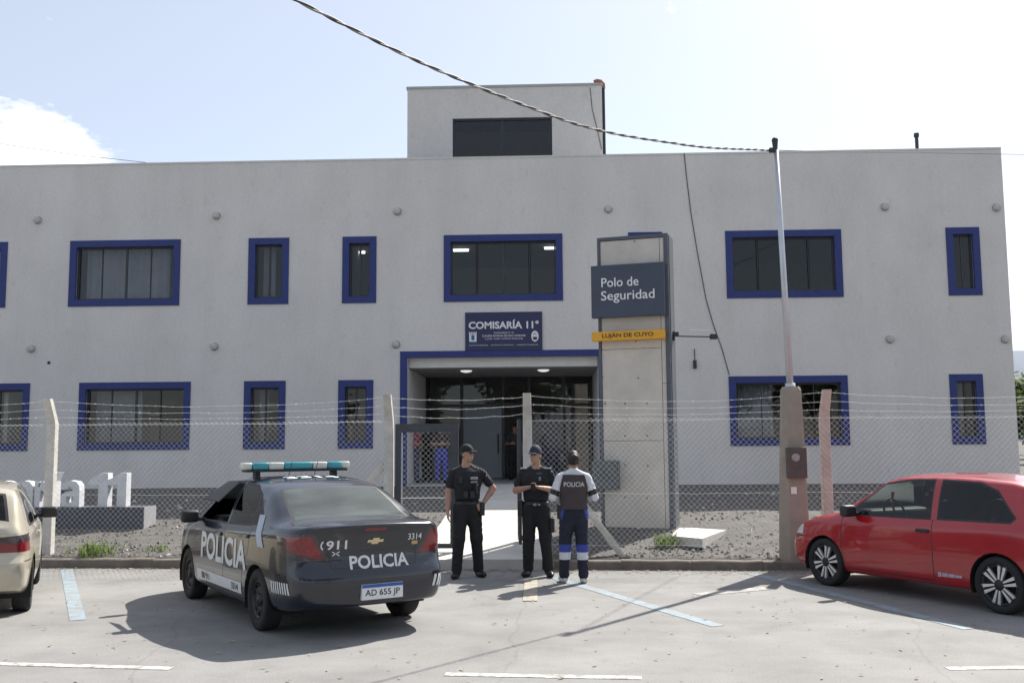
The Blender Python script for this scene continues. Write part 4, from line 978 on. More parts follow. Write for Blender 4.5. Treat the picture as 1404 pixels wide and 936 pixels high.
SED = dict(xr=-2.14, xf=2.06, halfw=.865, axf=1.265, axr=-1.265, arch=.345, wr=.300, rim=.19, rimstyle='steel', bulge=.075, bottom_z=.2, dash=1.0,
    top=[(-2.14, 1.07), (-2.10, 1.088), (-1.95, 1.092), (-1.72, 1.10), (-1.60, 1.13), (-1.35, 1.255), (-1.05, 1.385), (-.75, 1.45), (-.3, 1.478), (.1, 1.472), (.4, 1.43), (.7, 1.28), (1.0, 1.10), (1.18, 1.0), (1.5, .945), (1.85, .84), (2.0, .74), (2.06, .66)],
    width=[(-2.14, .70), (-2.08, .765), (-1.95, .81), (-1.6, .845), (-1.0, .862), (0, .865), (1.0, .862), (1.5, .845), (1.85, .77), (2.0, .65), (2.06, .52)],
    belt=[(-2.14, 1.0), (-1.7, 1.02), (-1.0, 1.0), (0, .975), (1.0, .93), (1.5, .87), (2.06, .6)],
    roofw=[(-2.14, .64), (-1.9, .72), (-1.65, .70), (-1.3, .645), (-.9, .59), (-.3, .575), (.3, .575), (.7, .63), (1.1, .72), (1.5, .70), (2.06, .42)],
    bottom=[(-2.14, .30), (-1.8, .24), (-1.0, .2), (1.0, .2), (1.7, .2), (2.06, .24)],
    tail=[(.2, .05), (.32, -.02), (.5, -.055), (.62, -.045), (.68, .015), (.82, .02), (.98, -.01), (1.05, -.035), (1.1, .02)], nose=[(.2, -.05), (.4, .02), (.6, 0), (.75, -.05)],
    side_windows=[('front_window', [(.90, .975), (.42, 1.345), (.05, 1.395), (-.13, 1.40), (-.16, .995)], 0), ('rear_window', [(-.25, .997), (-.22, 1.40), (-.62, 1.375), (-.88, 1.29), (-.98, 1.02)], 0), ('quarter_window', [(-1.01, 1.03), (-.93, 1.26), (-1.17, 1.12), (-1.21, 1.04)], 0)],
    top_windows=[('windscreen', [(1.10, -.62), (1.10, .62), (.47, .52), (.47, -.52)], .95), ('rear_screen', [(-1.66, -.60), (-1.66, .60), (-1.08, .52), (-1.08, -.52)], 1.0)],
    gaps=[[(.98, .93), (.95, .6), (.85, .28)], [(-.2, .99), (-.2, .55), (-.2, .25)], [(.85, .26), (-.2, .24), (-.85, .26)], [(-1.06, .98), (-1.0, .72), (-.86, .62), (-.83, .30)]],
    lamps=[('lamp_housing', 'yz', [(.455, .745), (.50, .71), (.70, .745), (.95, .86), (.95, .985), (.60, .985)], lambda c, n: c.x < -1.78), ('tail_lamp', 'yz', [(.51, .775), (.56, .755), (.70, .785), (.80, .845), (.80, .955), (.635, .96)], lambda c, n: c.x < -1.84)],
    extra=[('brake_lamp', 'yz', [(-.11, .995), (.11, .995), (.11, 1.02), (-.11, 1.02)], lambda c, n: c.x < -2.0)] + [('boot_gap', 'yz', q, lambda c, n: c.x < -1.9) for pts in ([(.50, .93), (.455, .80), (.44, .66)], [(.44, .66), (0, .645), (-.44, .66)], [(-.44, .66), (-.455, .80), (-.50, .93)]) for q in line_quads(pts, .008)],
    mirror=(.80, .86, 1.0), handles=[(-.02, .86), (-.93, .90)])
M_skydust = glass('sky_dust_rear_glass', (.42, .48, .47), .08, 1.6, .9)
_t = M_skydust.node_tree; _o = [n for n in _t.nodes if n.type == 'OUTPUT_MATERIAL'][0]; _m = [n for n in _t.nodes if n.type == 'MIX_SHADER'][0]
_d = _t.nodes.new('ShaderNodeBsdfDiffuse'); _d.inputs[0].default_value = (.32, .37, .35, 1); _x = _t.nodes.new('ShaderNodeMixShader'); _nz = _t.nodes.new('ShaderNodeTexNoise'); _nz.inputs['Scale'].default_value = 3  # pale diffuse film: reflected sky painted in, along with some dust
_mr = _t.nodes.new('ShaderNodeMapRange'); _mr.inputs[3].default_value = .1; _mr.inputs[4].default_value = .32; _t.links.new(_nz.outputs['Fac'], _mr.inputs[0]); _t.links.new(_mr.outputs[0], _x.inputs[0]); _t.links.new(_m.outputs[0], _x.inputs[1]); _t.links.new(_d.outputs[0], _x.inputs[2]); _t.links.new(_x.outputs[0], _o.inputs[0])
navy = paint('police_navy', (.006, .009, .02), 0, .25)
a_, b_, c_ = G(365, 865), G(262, 818), G(560, 848)
hd = math.atan2(b_.y-a_.y, b_.x-a_.x); mid = (a_+b_)/2; nrm = Vector((math.sin(hd), -math.cos(hd), 0)); ctr = mid+nrm*.77
pm = dict(body=navy, glass=M_tint, front_window=M_cglass, rear_screen=M_skydust, windscreen=M_cglass, lamp_housing=M_tails, tail_lamp=M_tail, brake_lamp=M_tail, boot_gap=M_blk, handle=navy, open=('front_window_L',))
pc, bvh = build_car('police_car', SED, 'dark navy police sedan with white lettering and a teal and white light bar', (ctr.x, ctr.y), hd, pm)
M_dec = mat('decal_white', (.66, .67, .68), .5, .04, 20)
decal(pc, bvh, fit_text('POLICIA', 1.62, .30, .03), LM(-.17, .70), (0, -1, 0), M_dec, 'letter')
decal(pc, bvh, quad_bm(1.62, .115), LM(-.02, .36), (0, -1, 0), M_dec, 'sill_stripe', False)
for s_, x_ in (('IIIII 911', .45), ('3314', -.62)): decal(pc, bvh, fit_text(s_, .30 if len(s_) > 4 else .22, .07, .01), LM(x_, .36), (0, -1, 0), M_blk, 'stripe_lettering', False, .008)
decal(pc, bvh, quad_bm(.16, .30, -.10), LM(-1.28, .97), (0, -1, 0), mat('pale_blue_decal', (.42, .46, .55), .5, .1, 12), 'pillar_flash', False, .005)
for k in range(8): decal(pc, bvh, quad_bm(.026, .105, -.012), LM(-1.70-.046*k, .48), (0, -1, 0), M_dec, 'bumper_hatch', False, .005)
for k in range(3): decal(pc, bvh, quad_bm(.03, .11, .012), BM_(-.70+.05*k-.05, .48), (1, 0, 0), M_dec, 'bumper_hatch', False, .005)
decal(pc, bvh, fit_text('POLICIA', .62, .125, .025), BM_(-.05, .705), (1, 0, 0), M_dec, 'letter')
decal(pc, bvh, fit_text('911', .20, .085, .02), BM_(.385, .875), (1, 0, 0), M_dec, 'letter')
bm = bmesh.new(); pts = [(.035*math.cos(a), .045*math.sin(a)) for a in np.linspace(1.9, 4.4, 9)]; inner = [(.022*math.cos(a), .03*math.sin(a)) for a in np.linspace(4.4, 1.9, 9)]
bm.faces.new([bm.verts.new((p[0], p[1], 0)) for p in pts+inner]); decal(pc, bvh, bm, BM_(.505, .875), (1, 0, 0), M_dec, 'phone_icon', False)
bm = bmesh.new(); [bm.faces.new([bm.verts.new((s*x, y, 0)) for x, y in ((.004, .0), (.035, .012), (.04, .022), (.012, .012))]) for s in (1, -1)]; [bm.faces.new([bm.verts.new((s*x, y, 0)) for x, y in ((.002, -.004), (.03, -.024), (.036, -.016), (.006, .004))]) for s in (1, -1)]; decal(pc, bvh, bm, BM_(.39, .795), (1, 0, 0), M_dec, 'small_emblem', False)
decal(pc, bvh, fit_text('3314', .16, .06, .01), BM_(-.44, .915), (1, 0, 0), M_dec, 'letter')
decal(pc, bvh, quad_bm(.07, .035), BM_(-.44, .855), (1, 0, 0), mat('gold_badge', (.45, .33, .12), .4, .1, 10), 'model_badge', False)
bm = bmesh.new(); bm.faces.new([bm.verts.new((x, y, 0)) for x, y in ((-.085, -.012), (-.035, -.012), (-.04, -.028), (.025, -.028), (.032, -.012), (.08, -.012), (.088, .014), (.038, .014), (.042, .03), (-.024, .03), (-.03, .014), (-.078, .014))]); decal(pc, bvh, bm, BM_(0, .895), (1, 0, 0), mat('gold_cross', (.62, .52, .30), .3, .1, 10, metal=.5), 'bowtie_emblem', False, .008)
decal(pc, bvh, fit_text('3314', .62, .2, .03), frame_M((-.55, 0, 2.4), (0, -1, 0), (1, 0, 0)), (0, 0, -1), M_dec, 'letter')
h = bvh.ray_cast(Vector((-3.2, -.05, .43)), Vector((1, 0, 0)))[0]
bm = bmesh.new(); bx(bm, h.x-.022, h.x+.03, -.05-.215, -.05+.215, .355, .50, 0, None, .004); npl = fin('number_plate', bm, mat('plate_white', (.70, .71, .72), .5, .03, 20), pc)
bm = bmesh.new(); bx(bm, h.x-.026, h.x-.0225, -.05-.213, -.05+.213, .468, .498); fin('plate_band', bm, mat('plate_blue', (.03, .09, .36), .5), npl)
place_text('plate_lettering', fit_text('AD 655 JP', .36, .075, .005), frame_M((h.x-.0228, -.05, .412), (0, -1, 0), (0, 0, 1)), M_blk, npl, .002)
# light bar on two feet
lb = empty('light_bar', (-.05, 0, 1.47)); lb.parent = pc
M_teal = mat('teal_lens', (.02, .30, .36), .25, .1, 15, coat=.6); M_lw = mat('white_lens', (.62, .64, .58), .3, .06, 12, coat=.6)
segs = [(-.64, -.53, M_lw), (-.53, -.35, M_teal), (-.35, -.17, M_lw), (-.17, .17, M_teal), (.17, .35, M_lw), (.35, .53, M_teal), (.53, .64, M_lw)]
for y0, y1, mt_ in segs:
    bm = bmesh.new(); bx(bm, -.10 if abs(y0+y1) < 1.1 else -.075, .10 if abs(y0+y1) < 1.1 else .075, y0+.002, y1-.002, .075, .155, 0, None, .018); fin('lens', bm, mt_, lb, True)
bm = bmesh.new(); bx(bm, -.09, .09, -.6, .6, .05, .074); fin('bar_base', bm, M_blk, lb)
for y in (-.46, .46): bm = bmesh.new(); bx(bm, -.05, .05, y-.03, y+.03, -.05, .05, 0, None, .008); fin('foot', bm, M_blk, lb)
bm = bmesh.new(); tube(bm, [(-.3, .2, -.01), (-.42, .2, .16)], .004, 5); tube(bm, [(-.3, -.1, -.01), (-.42, -.1, .16)], .004, 5); stuff(fin('aerial', bm, M_blk, lb))
# dark sun shade propped out over the open driver's window, pale door trim
bm = bmesh.new(); v = [bm.verts.new(c) for c in ((-.06, .63, 1.43), (.38, .64, 1.415), (.52, .88, 1.22), (-.06, .88, 1.215), (-.06, .635, 1.418), (.38, .645, 1.403), (.52, .875, 1.208), (-.06, .875, 1.203))]
for q in ((0, 1, 2, 3), (7, 6, 5, 4), (0, 4, 5, 1), (1, 5, 6, 2), (2, 6, 7, 3), (3, 7, 4, 0)): bm.faces.new([v[i] for i in q])
fin('sun_shade', bm, M_blk, pc)
bm = bmesh.new(); bx(bm, -.12, .85, -.805, -.775, .45, .965, 0, None, .01); fin('door_trim', bm, M_trim, pc)
# cars with a hatch
HAT = dict(xr=-1.86, xf=2.0, halfw=.82, axf=1.235, axr=-1.235, arch=.335, wr=.298, rim=.215, rimstyle=6, bulge=.06, bottom_z=.2, dash=.97,
    top=[(-1.86, .95), (-1.80, 1.01), (-1.72, 1.14), (-1.60, 1.28), (-1.48, 1.365), (-1.1, 1.415), (-.5, 1.44), (.0, 1.432), (.3, 1.39), (.6, 1.225), (.9, 1.05), (1.08, .955), (1.4, .90), (1.75, .80), (1.92, .70), (2.0, .62)],
    width=[(-1.86, .69), (-1.8, .745), (-1.6, .785), (-1.0, .815), (0, .82), (1.0, .815), (1.5, .795), (1.8, .73), (1.93, .63), (2.0, .5)],
    belt=[(-1.86, .89), (-1.4, .935), (-.5, .925), (.5, .905), (1.1, .86), (1.6, .78), (2.0, .55)],
    roofw=[(-1.86, .60), (-1.6, .60), (-1.35, .575), (-.9, .565), (-.2, .56), (.3, .565), (.7, .62), (1.05, .68), (1.4, .68), (2.0, .42)],
    bottom=[(-1.86, .30), (-1.6, .24), (-1.0, .2), (1.0, .2), (1.6, .2), (2.0, .26)],
    tail=[(.2, .05), (.32, -.01), (.5, -.05), (.6, -.045), (.66, .0), (.9, .0), (1.0, .02)], nose=[(.2, -.06), (.35, .01), (.5, .02), (.6, -.01), (.75, -.05)],
    side_windows=[('front_window', [(.86, .925), (.36, 1.29), (-.05, 1.35), (-.34, 1.358), (-.38, .945)], 0), ('rear_window', [(-.50, .95), (-.47, 1.358), (-.95, 1.338), (-1.18, 1.26), (-1.42, 1.0), (-1.38, .962)], 0)],
    top_windows=[('windscreen', [(1.00, -.59), (1.00, .59), (.40, .5), (.40, -.5)], .9), ('rear_screen', [(-1.76, -.54), (-1.76, .54), (-1.54, .48), (-1.54, -.48)], 1.0)],
    gaps=[[(.92, .90), (.93, .5), (.86, .27)], [(-.43, .93), (-.44, .55), (-.44, .27)], [(.86, .27), (-.44, .26)], [(1.55, .60), (1.97, .585)], [(-1.55, .60), (-1.83, .60)]],
    lamps=[('head_lamp', 'yz', [(.40, .62), (.82, .625), (.82, .745), (.42, .73)], lambda c, n: c.x > 1.62), ('tail_lamp', 'yz', [(.42, .70), (.82, .70), (.82, .80), (.42, .80)], lambda c, n: c.x < -1.62), ('tail_lamp_top', 'yz', [(.42, .80), (.82, .80), (.82, .885), (.42, .86)], lambda c, n: c.x < -1.62)],
    mirror=(.70, .80, .965), handles=[(-.31, .80)])
red = paint('red_paint', (.34, .007, .014), 0, .1)
a_, b_ = G(1137, 802), G(1377, 841); hd = math.atan2(a_.y-b_.y, a_.x-b_.x); mid = (a_+b_)/2; nrm = Vector((math.sin(hd), -math.cos(hd), 0))
ctr = mid-nrm*-.73 if False else mid+nrm*.0
lft = Vector((-math.sin(hd), math.cos(hd), 0)); ctr = mid-lft*.73
pmr = dict(body=red, rear_window=glass('smoked_car_glass', (.30, .32, .34), 0, 1.5, .9), glass=M_tint, front_window=M_cglass, windscreen=M_cglass, rear_screen=M_tint, head_lamp=M_clear, tail_lamp=M_tail, tail_lamp_top=M_tails, handle=M_blk)
rc, rb = build_car('hatchback_car', HAT, 'red three door hatchback with black and silver alloy wheels', (ctr.x, ctr.y), hd, pmr)
M_mau = mat('mauve_badge', (.42, .36, .44), .5, .1, 20)
for x_, w_, h_ in ((-.52, .045, .05), (-.59, .075, .042), (-.675, .08, .038), (-.765, .085, .03)): decal(rc, rb, quad_bm(w_, h_, .004), LM(x_, .335), (0, -1, 0), M_mau, 'sill_badge', False)
bm = bmesh.new(); bx(bm, -1.72, -1.46, -.56, .56, 1.355, 1.395, 0, Matrix.Rotation(.0, 4, 'Y'), .015); fin('roof_spoiler', bm, red, rc, True)
bm = bmesh.new(); tube(bm, [(.36, .5, 1.2), (.36, .52, 1.12), (.36, .5, .98)], [.02, .012, .012], 6); fin('hanging_ribbon', bm, mat('ribbon_red', (.5, .02, .03), .7), rc)
BEI = dict(HAT); BEI['rimstyle'] = 'steel'
BEI['top'] = [(-1.86, 1.0), (-1.82, 1.06), (-1.7, 1.22), (-1.58, 1.335), (-1.42, 1.39), (-1.0, 1.42), (-.4, 1.43), (.0, 1.42), (.3, 1.385), (.6, 1.22), (.9, 1.05), (1.08, .955), (1.4, .90), (1.75, .80), (1.92, .70), (2.0, .62)]
BEI['top_windows'] = [HAT['top_windows'][0], ('rear_screen', [(-1.80, -.54), (-1.80, .54), (-1.60, .49), (-1.60, -.49)], 1.05)]
bei = paint('beige_paint_metal', (.50, .455, .36), .2, .06)
w_ = G(33, 836); hb = math.radians(90+25.5); d_ = Vector((math.cos(hb), math.sin(hb), 0)); rgt = Vector((math.sin(hb), -math.cos(hb), 0))
ctr = w_+d_*1.235-rgt*.73
pmb = dict(pmr); pmb.update(body=bei, handle=bei, front_window=M_tint)
build_car('hatchback_car', BEI, 'beige hatchback with red and smoked tail lamps parked by the raised letters', (ctr.x, ctr.y), hb, pmb)
# ================================================================== PEOPLE
def surface_nets(f, org, h):
    """naive surface nets: one closed quad surface from a signed field"""
    ins = f < 0
    nx, ny, nz_ = f.shape; c = np.zeros((nx-1, ny-1, nz_-1), np.uint8)
    cor = [(i, j, k) for i in (0, 1) for j in (0, 1) for k in (0, 1)]
    for (i, j, k) in cor: c += ins[i:nx-1+i, j:ny-1+j, k:nz_-1+k]
    act = (c > 0) & (c < 8); idx = np.argwhere(act); vid = -np.ones(c.shape, np.int32); vid[act] = np.arange(len(idx))
    acc = np.zeros((len(idx), 3)); cnt = np.zeros(len(idx))
    for a in range(8):
        for b_ in range(a+1, 8):
            A, B = np.array(cor[a]), np.array(cor[b_])
            if np.abs(A-B).sum() != 1: continue
            fa = f[idx[:, 0]+A[0], idx[:, 1]+A[1], idx[:, 2]+A[2]]; fb = f[idx[:, 0]+B[0], idx[:, 1]+B[1], idx[:, 2]+B[2]]
            m_ = (fa < 0) != (fb < 0); t = np.where(m_, fa/np.where(m_, fa-fb, 1), 0)[:, None]
            acc += np.where(m_[:, None], A+(B-A)*t, 0); cnt += m_
    V_ = (idx+acc/np.maximum(cnt, 1)[:, None])*h+org
    Fs = []
    for ax in range(3):
        sl0 = [slice(1, -1)]*3; sl0[ax] = slice(0, -1); sl1 = list(sl0); sl1[ax] = slice(1, None)
        s0 = ins[tuple(sl0)]; s1 = ins[tuple(sl1)]; e = np.argwhere(s0 != s1)
        if not len(e): continue
        flip = s0[e[:, 0], e[:, 1], e[:, 2]]; base = e.copy(); u, v = (ax+1) % 3, (ax+2) % 3
        base[:, u] += 1; base[:, v] += 1
        q = []
        for du, dv in ((-1, -1), (0, -1), (0, 0), (-1, 0)):
            p = base.copy(); p[:, u] += du; p[:, v] += dv; q.append(vid[p[:, 0], p[:, 1], p[:, 2]])
        q = np.stack(q, 1); q[~flip] = q[~flip][:, ::-1]; Fs.append(q)
    return V_, np.concatenate(Fs)
def A3(v): return np.array(v, float)
class Fig:
    """figure grown from tapered limbs blended into one continuous skin"""
    def __init__(s, wrinkle=False): s.p = []; s.wrinkle = wrinkle
    def cap(s, a, b, ra, rb, tag_, k=.02):
        a, b = A3(a), A3(b); r = max(ra, rb)
        def d(P):
            ab = b-a; t = np.clip(((P-a)@ab)/(ab@ab+1e-9), 0, 1); return np.linalg.norm(P-(a+t[..., None]*ab), axis=-1)-(ra+(rb-ra)*t)
        s.p.append((d, np.minimum(a, b)-r, np.maximum(a, b)+r, tag_, k)); return s
    def ell(s, c, r, tag_, k=.02, R=None):
        c, r = A3(c), A3(r); m_ = r.max()
        def d(P):
            q = (P-c) if R is None else (P-c)@R
            k0 = np.linalg.norm(q/r, axis=-1); k1 = np.linalg.norm(q/(r*r), axis=-1); return k0*(k0-1)/np.maximum(k1, 1e-6)
        s.p.append((d, c-m_, c+m_, tag_, k)); return s
    def box(s, c, hs, rd, tag_, k=.005, R=None):
        c, hs = A3(c), A3(hs); m_ = np.linalg.norm(hs)+rd
        def d(P):
            q = np.abs((P-c) if R is None else (P-c)@R)-(hs-rd); return np.linalg.norm(np.maximum(q, 0), axis=-1)+np.minimum(q.max(-1), 0)-rd
        s.p.append((d, c-m_, c+m_, tag_, k)); return s
    def field(s, h, clip=None, off=0.0):
        lo = np.min([p[1] for p in s.p], 0)-.05-off; hi = np.max([p[2] for p in s.p], 0)+.05+off
        n = np.ceil((hi-lo)/h).astype(int)+1; f = np.full(n, .3, np.float32); best = np.full(n, 9., np.float32); tg = np.zeros(n, np.int8)
        for d, a, b, tag_, k in s.p:
            m_ = .05+off; i0 = np.maximum(((a-m_-lo)/h).astype(int), 0); i1 = np.minimum(((b+m_-lo)/h).astype(int)+2, n)
            sl = tuple(slice(x, y) for x, y in zip(i0, i1)); g = np.stack(np.meshgrid(*[lo[q]+h*np.arange(i0[q], i1[q]) for q in range(3)], indexing='ij'), -1)
            dv = d(g).astype(np.float32); F_ = f[sl]; hh = np.clip(.5+.5*(F_-dv)/k, 0, 1); f[sl] = F_*(1-hh)+dv*hh-k*hh*(1-hh)
            bb = best[sl]; w_ = dv < bb; tt = tg[sl]; tt[w_] = tag_; bb[w_] = dv[w_]
        f -= off
        cl_ = (tg == 1) | (tg == 2)
        if s.wrinkle and cl_.any():
            X_, Y_, Z_ = np.meshgrid(*[(lo[q]+h*np.arange(n[q])).astype(np.float32) for q in range(3)], indexing='ij')
            wv_ = np.sin(Z_*58+9*np.sin(X_*17+Y_*11)+5*np.sin(Z_*13+X_*9))*.6+np.sin(Z_*31-X_*38+Y_*27+4*np.sin(Z_*19))*.4
            f += np.where(cl_, .0058*wv_*np.clip(.45+.55*np.sin(Z_*7.3+X_*8+1.0), 0, 1), 0).astype(np.float32)
        if clip is not None:
            g = np.stack(np.meshgrid(*[lo[q]+h*np.arange(n[q]) for q in range(3)], indexing='ij'), -1); f = np.maximum(f, clip(g))
        f[0], f[-1] = .3, .3; f[:, 0], f[:, -1] = .3, .3; f[:, :, 0], f[:, :, -1] = .3, .3
        return f, tg, lo
    def mesh(s, name, mats, parent, h=.0075, clip=None, off=0.0, retag=None):
        f, tg, lo = s.field(h, clip, off); V_, Q = surface_nets(f, lo, h)
        me = bpy.data.meshes.new(name); me.from_pydata(V_.tolist(), [], Q.tolist())
        fc = V_[Q].mean(1); ii = np.clip(np.round((fc-lo)/h).astype(int), 0, np.array(f.shape)-1); t = tg[ii[:, 0], ii[:, 1], ii[:, 2]].astype(int)
        if retag is not None: t = retag(fc, t)
        o = link(name, me, parent, mats, True); me.polygons.foreach_set('material_index', t.tolist()); me.update(); return o
def Rz(a): return np.array([[math.cos(a), -math.sin(a), 0], [math.sin(a), math.cos(a), 0], [0, 0, 1]])
# material slots shared by every figure
SKIN, SHIRT, PANTS, SHOE, HAIR, EYE, LIP, X1, X2, X3 = range(10)
def hand(F_, w_, d, n, s_, curl=.5, k=.006, tg=SKIN):
    """palm, four unequal bent fingers and a thumb from the side of the palm; d along fingers, n palm side, s_ thumb side"""
    w_, d, n, s_ = A3(w_), A3(d)/np.linalg.norm(d), A3(n), A3(s_); n = n-d*(n@d); n /= np.linalg.norm(n); s_ = s_-d*(s_@d)-n*(s_@n); s_ /= np.linalg.norm(s_)
    F_.cap(w_-d*.02, w_+d*.03, .024, .026, tg, .012)
    for q, (o, L) in enumerate(((.031, .070), (.0105, .078), (-.0105, .072), (-.031, .058))):
        kn = w_+d*.085+s_*o; F_.cap(w_+d*.02+s_*o*.6, kn, .014, .0115, tg, .012); a = 0; p = kn
        for sg, r0, r1 in ((.45, .0098, .009), (.32, .009, .0083), (.23, .0083, .007)):
            a += curl*(.75+.1*q); e = p+(d*math.cos(a)+n*math.sin(a))*L*sg; F_.cap(p, e, r0, r1, tg, .003); p = e
    b = w_+d*.03+s_*.028; m1 = b+(d*.62+s_*.6+n*.3)*.042; F_.cap(w_+d*.012+s_*.012, b, .016, .0145, tg, .01); F_.cap(b, m1, .0135, .0115, tg, .006); F_.cap(m1, m1+(d*.8+s_*.15+n*.45)*.034, .011, .0085, tg, .004)
def head(F_, hc, yaw, tilt=0.0, sc=.93, hair=True):
    R = Rz(yaw); hc = A3(hc)
    def T(p): return hc+R@(A3(p)*sc)
    rot = R
    F_.ell(T((0, .012, .022)), A3((.076, .095, .104))*sc, SKIN, .02, rot); F_.ell(T((0, -.03, -.052)), A3((.057, .066, .080))*sc, SKIN, .03, rot)
    F_.cap(T((0, -.092, .005)), T((0, -.113, -.028)), .008, .0125, SKIN, .012)
    for s_ in (-1, 1):
        F_.ell(T((s_*.078, .012, -.012)), A3((.011, .024, .032))*sc, SKIN, .006, rot); F_.ell(T((s_*.030, -.083, .006)), A3((.010, .007, .0045))*sc, EYE, .002, rot); F_.cap(T((s_*.014, -.092, .024)), T((s_*.048, -.078, .026)), .0045, .004, HAIR, .004)
    F_.ell(T((0, -.089, -.068)), A3((.023, .010, .0075))*sc, LIP, .003, rot)
    F_.cap(T((0, .03, -.17)), T((0, .015, -.06)), .058, .054, SKIN, .02)
    return T, rot
def legs(F_, feet, H, loose=1.0, shoe_r=.043):
    hz = .515*H
    for s_, (fx, fy, toe) in feet.items():
        hip = A3((s_*.092, .0, hz)); ank = A3((fx, fy+.02, .10)); kn = (hip+ank)/2+A3((0, -.025, .015))
        F_.cap(hip, kn, .098*loose, .078*loose, PANTS, .05); F_.cap((s_*.05, .01, hz-.04), (s_*.07+fx*.15, .0, hz-.17), .075*loose, .06*loose, PANTS, .05); F_.cap(kn, ank+A3((0, 0, .03)), .077*loose, .064*loose, PANTS, .03); F_.cap(ank+A3((0, 0, .04)), ank+A3((0, 0, .015)), .064*loose, .066*loose, PANTS, .012)
        td = A3((math.sin(toe), -math.cos(toe), 0)); h_ = A3((fx, fy+.02, .05))
        F_.ell(h_+td*.07+A3((0, 0, -.005)), (.050, .135, .048), SHOE, .012, Rz(toe)); F_.cap(h_, ank, .046, .046, SHOE, .015)
def torso(F_, H, wd=1.0, tg=SHIRT, female=False):
    k = H/1.78
    F_.ell((0, .005, .965*k), (.168*wd, .118, .13*k), PANTS, .03); F_.ell((0, .0, 1.13*k), ((.148 if not female else .135)*wd, .108, .19*k), tg, .04)
    F_.ell((0, .005, 1.305*k), (.178*wd, .122, .19*k), tg, .04); F_.cap((-.115*wd, .015, 1.415*k), (.115*wd, .015, 1.415*k), .062, .062, tg, .03)
    for s_ in (-1, 1): F_.cap((s_*.02, .025, 1.50*k), (s_*.15*wd, .015, 1.425*k), .046, .05, tg, .03)
def arm(F_, S, E, W, tg_up=SHIRT, tg_lo=SKIN, sleeve=.62, r=1.0):
    S, E, W = A3(S), A3(E), A3(W); m_ = S+(E-S)*sleeve
    F_.cap(S, m_, .060*r, .062*r, tg_up, .04)
    if tg_lo == SKIN: F_.cap(m_, E, .048*r, .044*r, SKIN, .003)
    else: F_.cap(m_, E, .058*r, .052*r, tg_lo, .02)
    F_.cap(E, E+(W-E)*.35, (.044 if tg_lo == SKIN else .05)*r, (.045 if tg_lo == SKIN else .05)*r, tg_lo, .015); F_.cap(E+(W-E)*.35, W, (.045 if tg_lo == SKIN else .05)*r, (.030 if tg_lo == SKIN else .038)*r, tg_lo, .015)
M_skin = mat('skin', (.40, .235, .165), .55, .08, 14); M_skd = mat('skin_tan', (.30, .165, .11), .55, .08, 14)
M_bk = mat('black_uniform', (.014, .015, .019), .85, .25, 14, .25, 60); M_bkp = mat('black_trousers', (.013, .013, .015), .85, .25, 10, .25, 60)
M_boot = mat('black_boot', (.012, .012, .012), .4, .2, 14); M_hair = mat('dark_hair', (.016, .012, .010), .6, .3, 50, .4, 150)
M_eye = mat('dark_eye', (.03, .02, .018), .3); M_lip = mat('lip', (.33, .13, .11), .5)
M_nvp = mat('navy_trousers', (.014, .016, .032), .85, .2, 10, .25, 60); M_slv = mat('white_sleeve', (.60, .61, .65), .8, .06, 12, .2, 60)
M_band = mat('royal_blue_cloth', (.04, .06, .30), .8, .1, 12); M_vest = mat('brown_black_vest', (.055, .042, .045), .85, .12, 14, .2, 60); M_gry = mat('grey_patch', (.25, .26, .28), .8, .1, 14)
M_navyc = mat('navy_cap', (.022, .027, .055), .8, .15, 14, .2, 60)
def mats_for(skin, shirt, pants, shoe, hair, x1=None, x2=None, x3=None): return [skin, shirt, pants, shoe, hair, M_eye, M_lip, x1 or shirt, x2 or shirt, x3 or shirt]
def cap_part(parent, T, rot, mt, visor, hc, visor_dir=0.0, tall=1.0):
    c = Fig(); top = T((0, .012, .030)); R2 = rot
    c.ell(top, (.084, .102, .108*tall), 0, .01, R2)
    brow = T((0, 0, .030))[2]
    ob = c.mesh('cap', [mt], parent, .006, clip=lambda P: np.maximum(brow-P[..., 2], (P[..., 2]-9)), off=.002)
    if visor:
        v = Fig(); Rv_ = rot@Rz(visor_dir); cc = T((0, .0, .036)); d = Rv_@A3((0, -1, 0)); v.ell(cc+d*.095-A3((0, 0, .004)), (.068, .072, .010), 0, .005, Rv_); v.mesh('visor', [mt], ob, .006)
    return ob
def hair_part(parent, T, rot, lowz=-.07, back=.0, bun=False, off=.006):
    f = Fig(); f.ell(T((0, .016, .022)), A3((.078, .097, .105))*.93, 0, .01, rot)
    if bun: f.ell(T((0, .125, .03)), (.042, .038, .042), 0, .015)
    c0 = T((0, 0, 0)); fw = rot@A3((0, -1, 0)); zl = T((0, 0, lowz))[2]; zf = T((0, 0, .05))[2]
    return f.mesh('hair', [M_hair], parent, .006, clip=lambda P: np.maximum(zl-P[..., 2], np.minimum((P-c0)@fw+.005, zf-P[..., 2])), off=off)
def belt_part(parent, H, wd=1.0, z=None):
    b = Fig(); torso(b, H, wd); z = z or 1.0*H/1.78
    return b.mesh('belt', [M_boot], parent, .008, clip=lambda P: np.abs(P[..., 2]-z)-.026, off=.014)
def pouch(parent, name, c, hs, mt=None, R=None):
    p = Fig(); p.box(c, hs, .012, 0, .004, R); return p.mesh(name, [mt or M_boot], parent, .007)
def vest_part(parent, H, mt, wd=1.0, z0=1.03, z1=1.475, neck=.075, off=.02, half=.205):
    b = Fig(); torso(b, H, wd); k = H/1.78
    def cl(P):
        d = np.maximum(z0*k-P[..., 2], P[..., 2]-z1*k); d = np.maximum(d, np.abs(P[..., 0])-half+.25*np.maximum(P[..., 2]-1.28*k, 0)); hole = neck-np.sqrt(P[..., 0]**2+(P[..., 1]-.0)**2+.6*(P[..., 2]-1.5*k)**2)
        return np.maximum(d, hole)
    return b.mesh('vest', [mt], parent, .008, clip=cl, off=off)
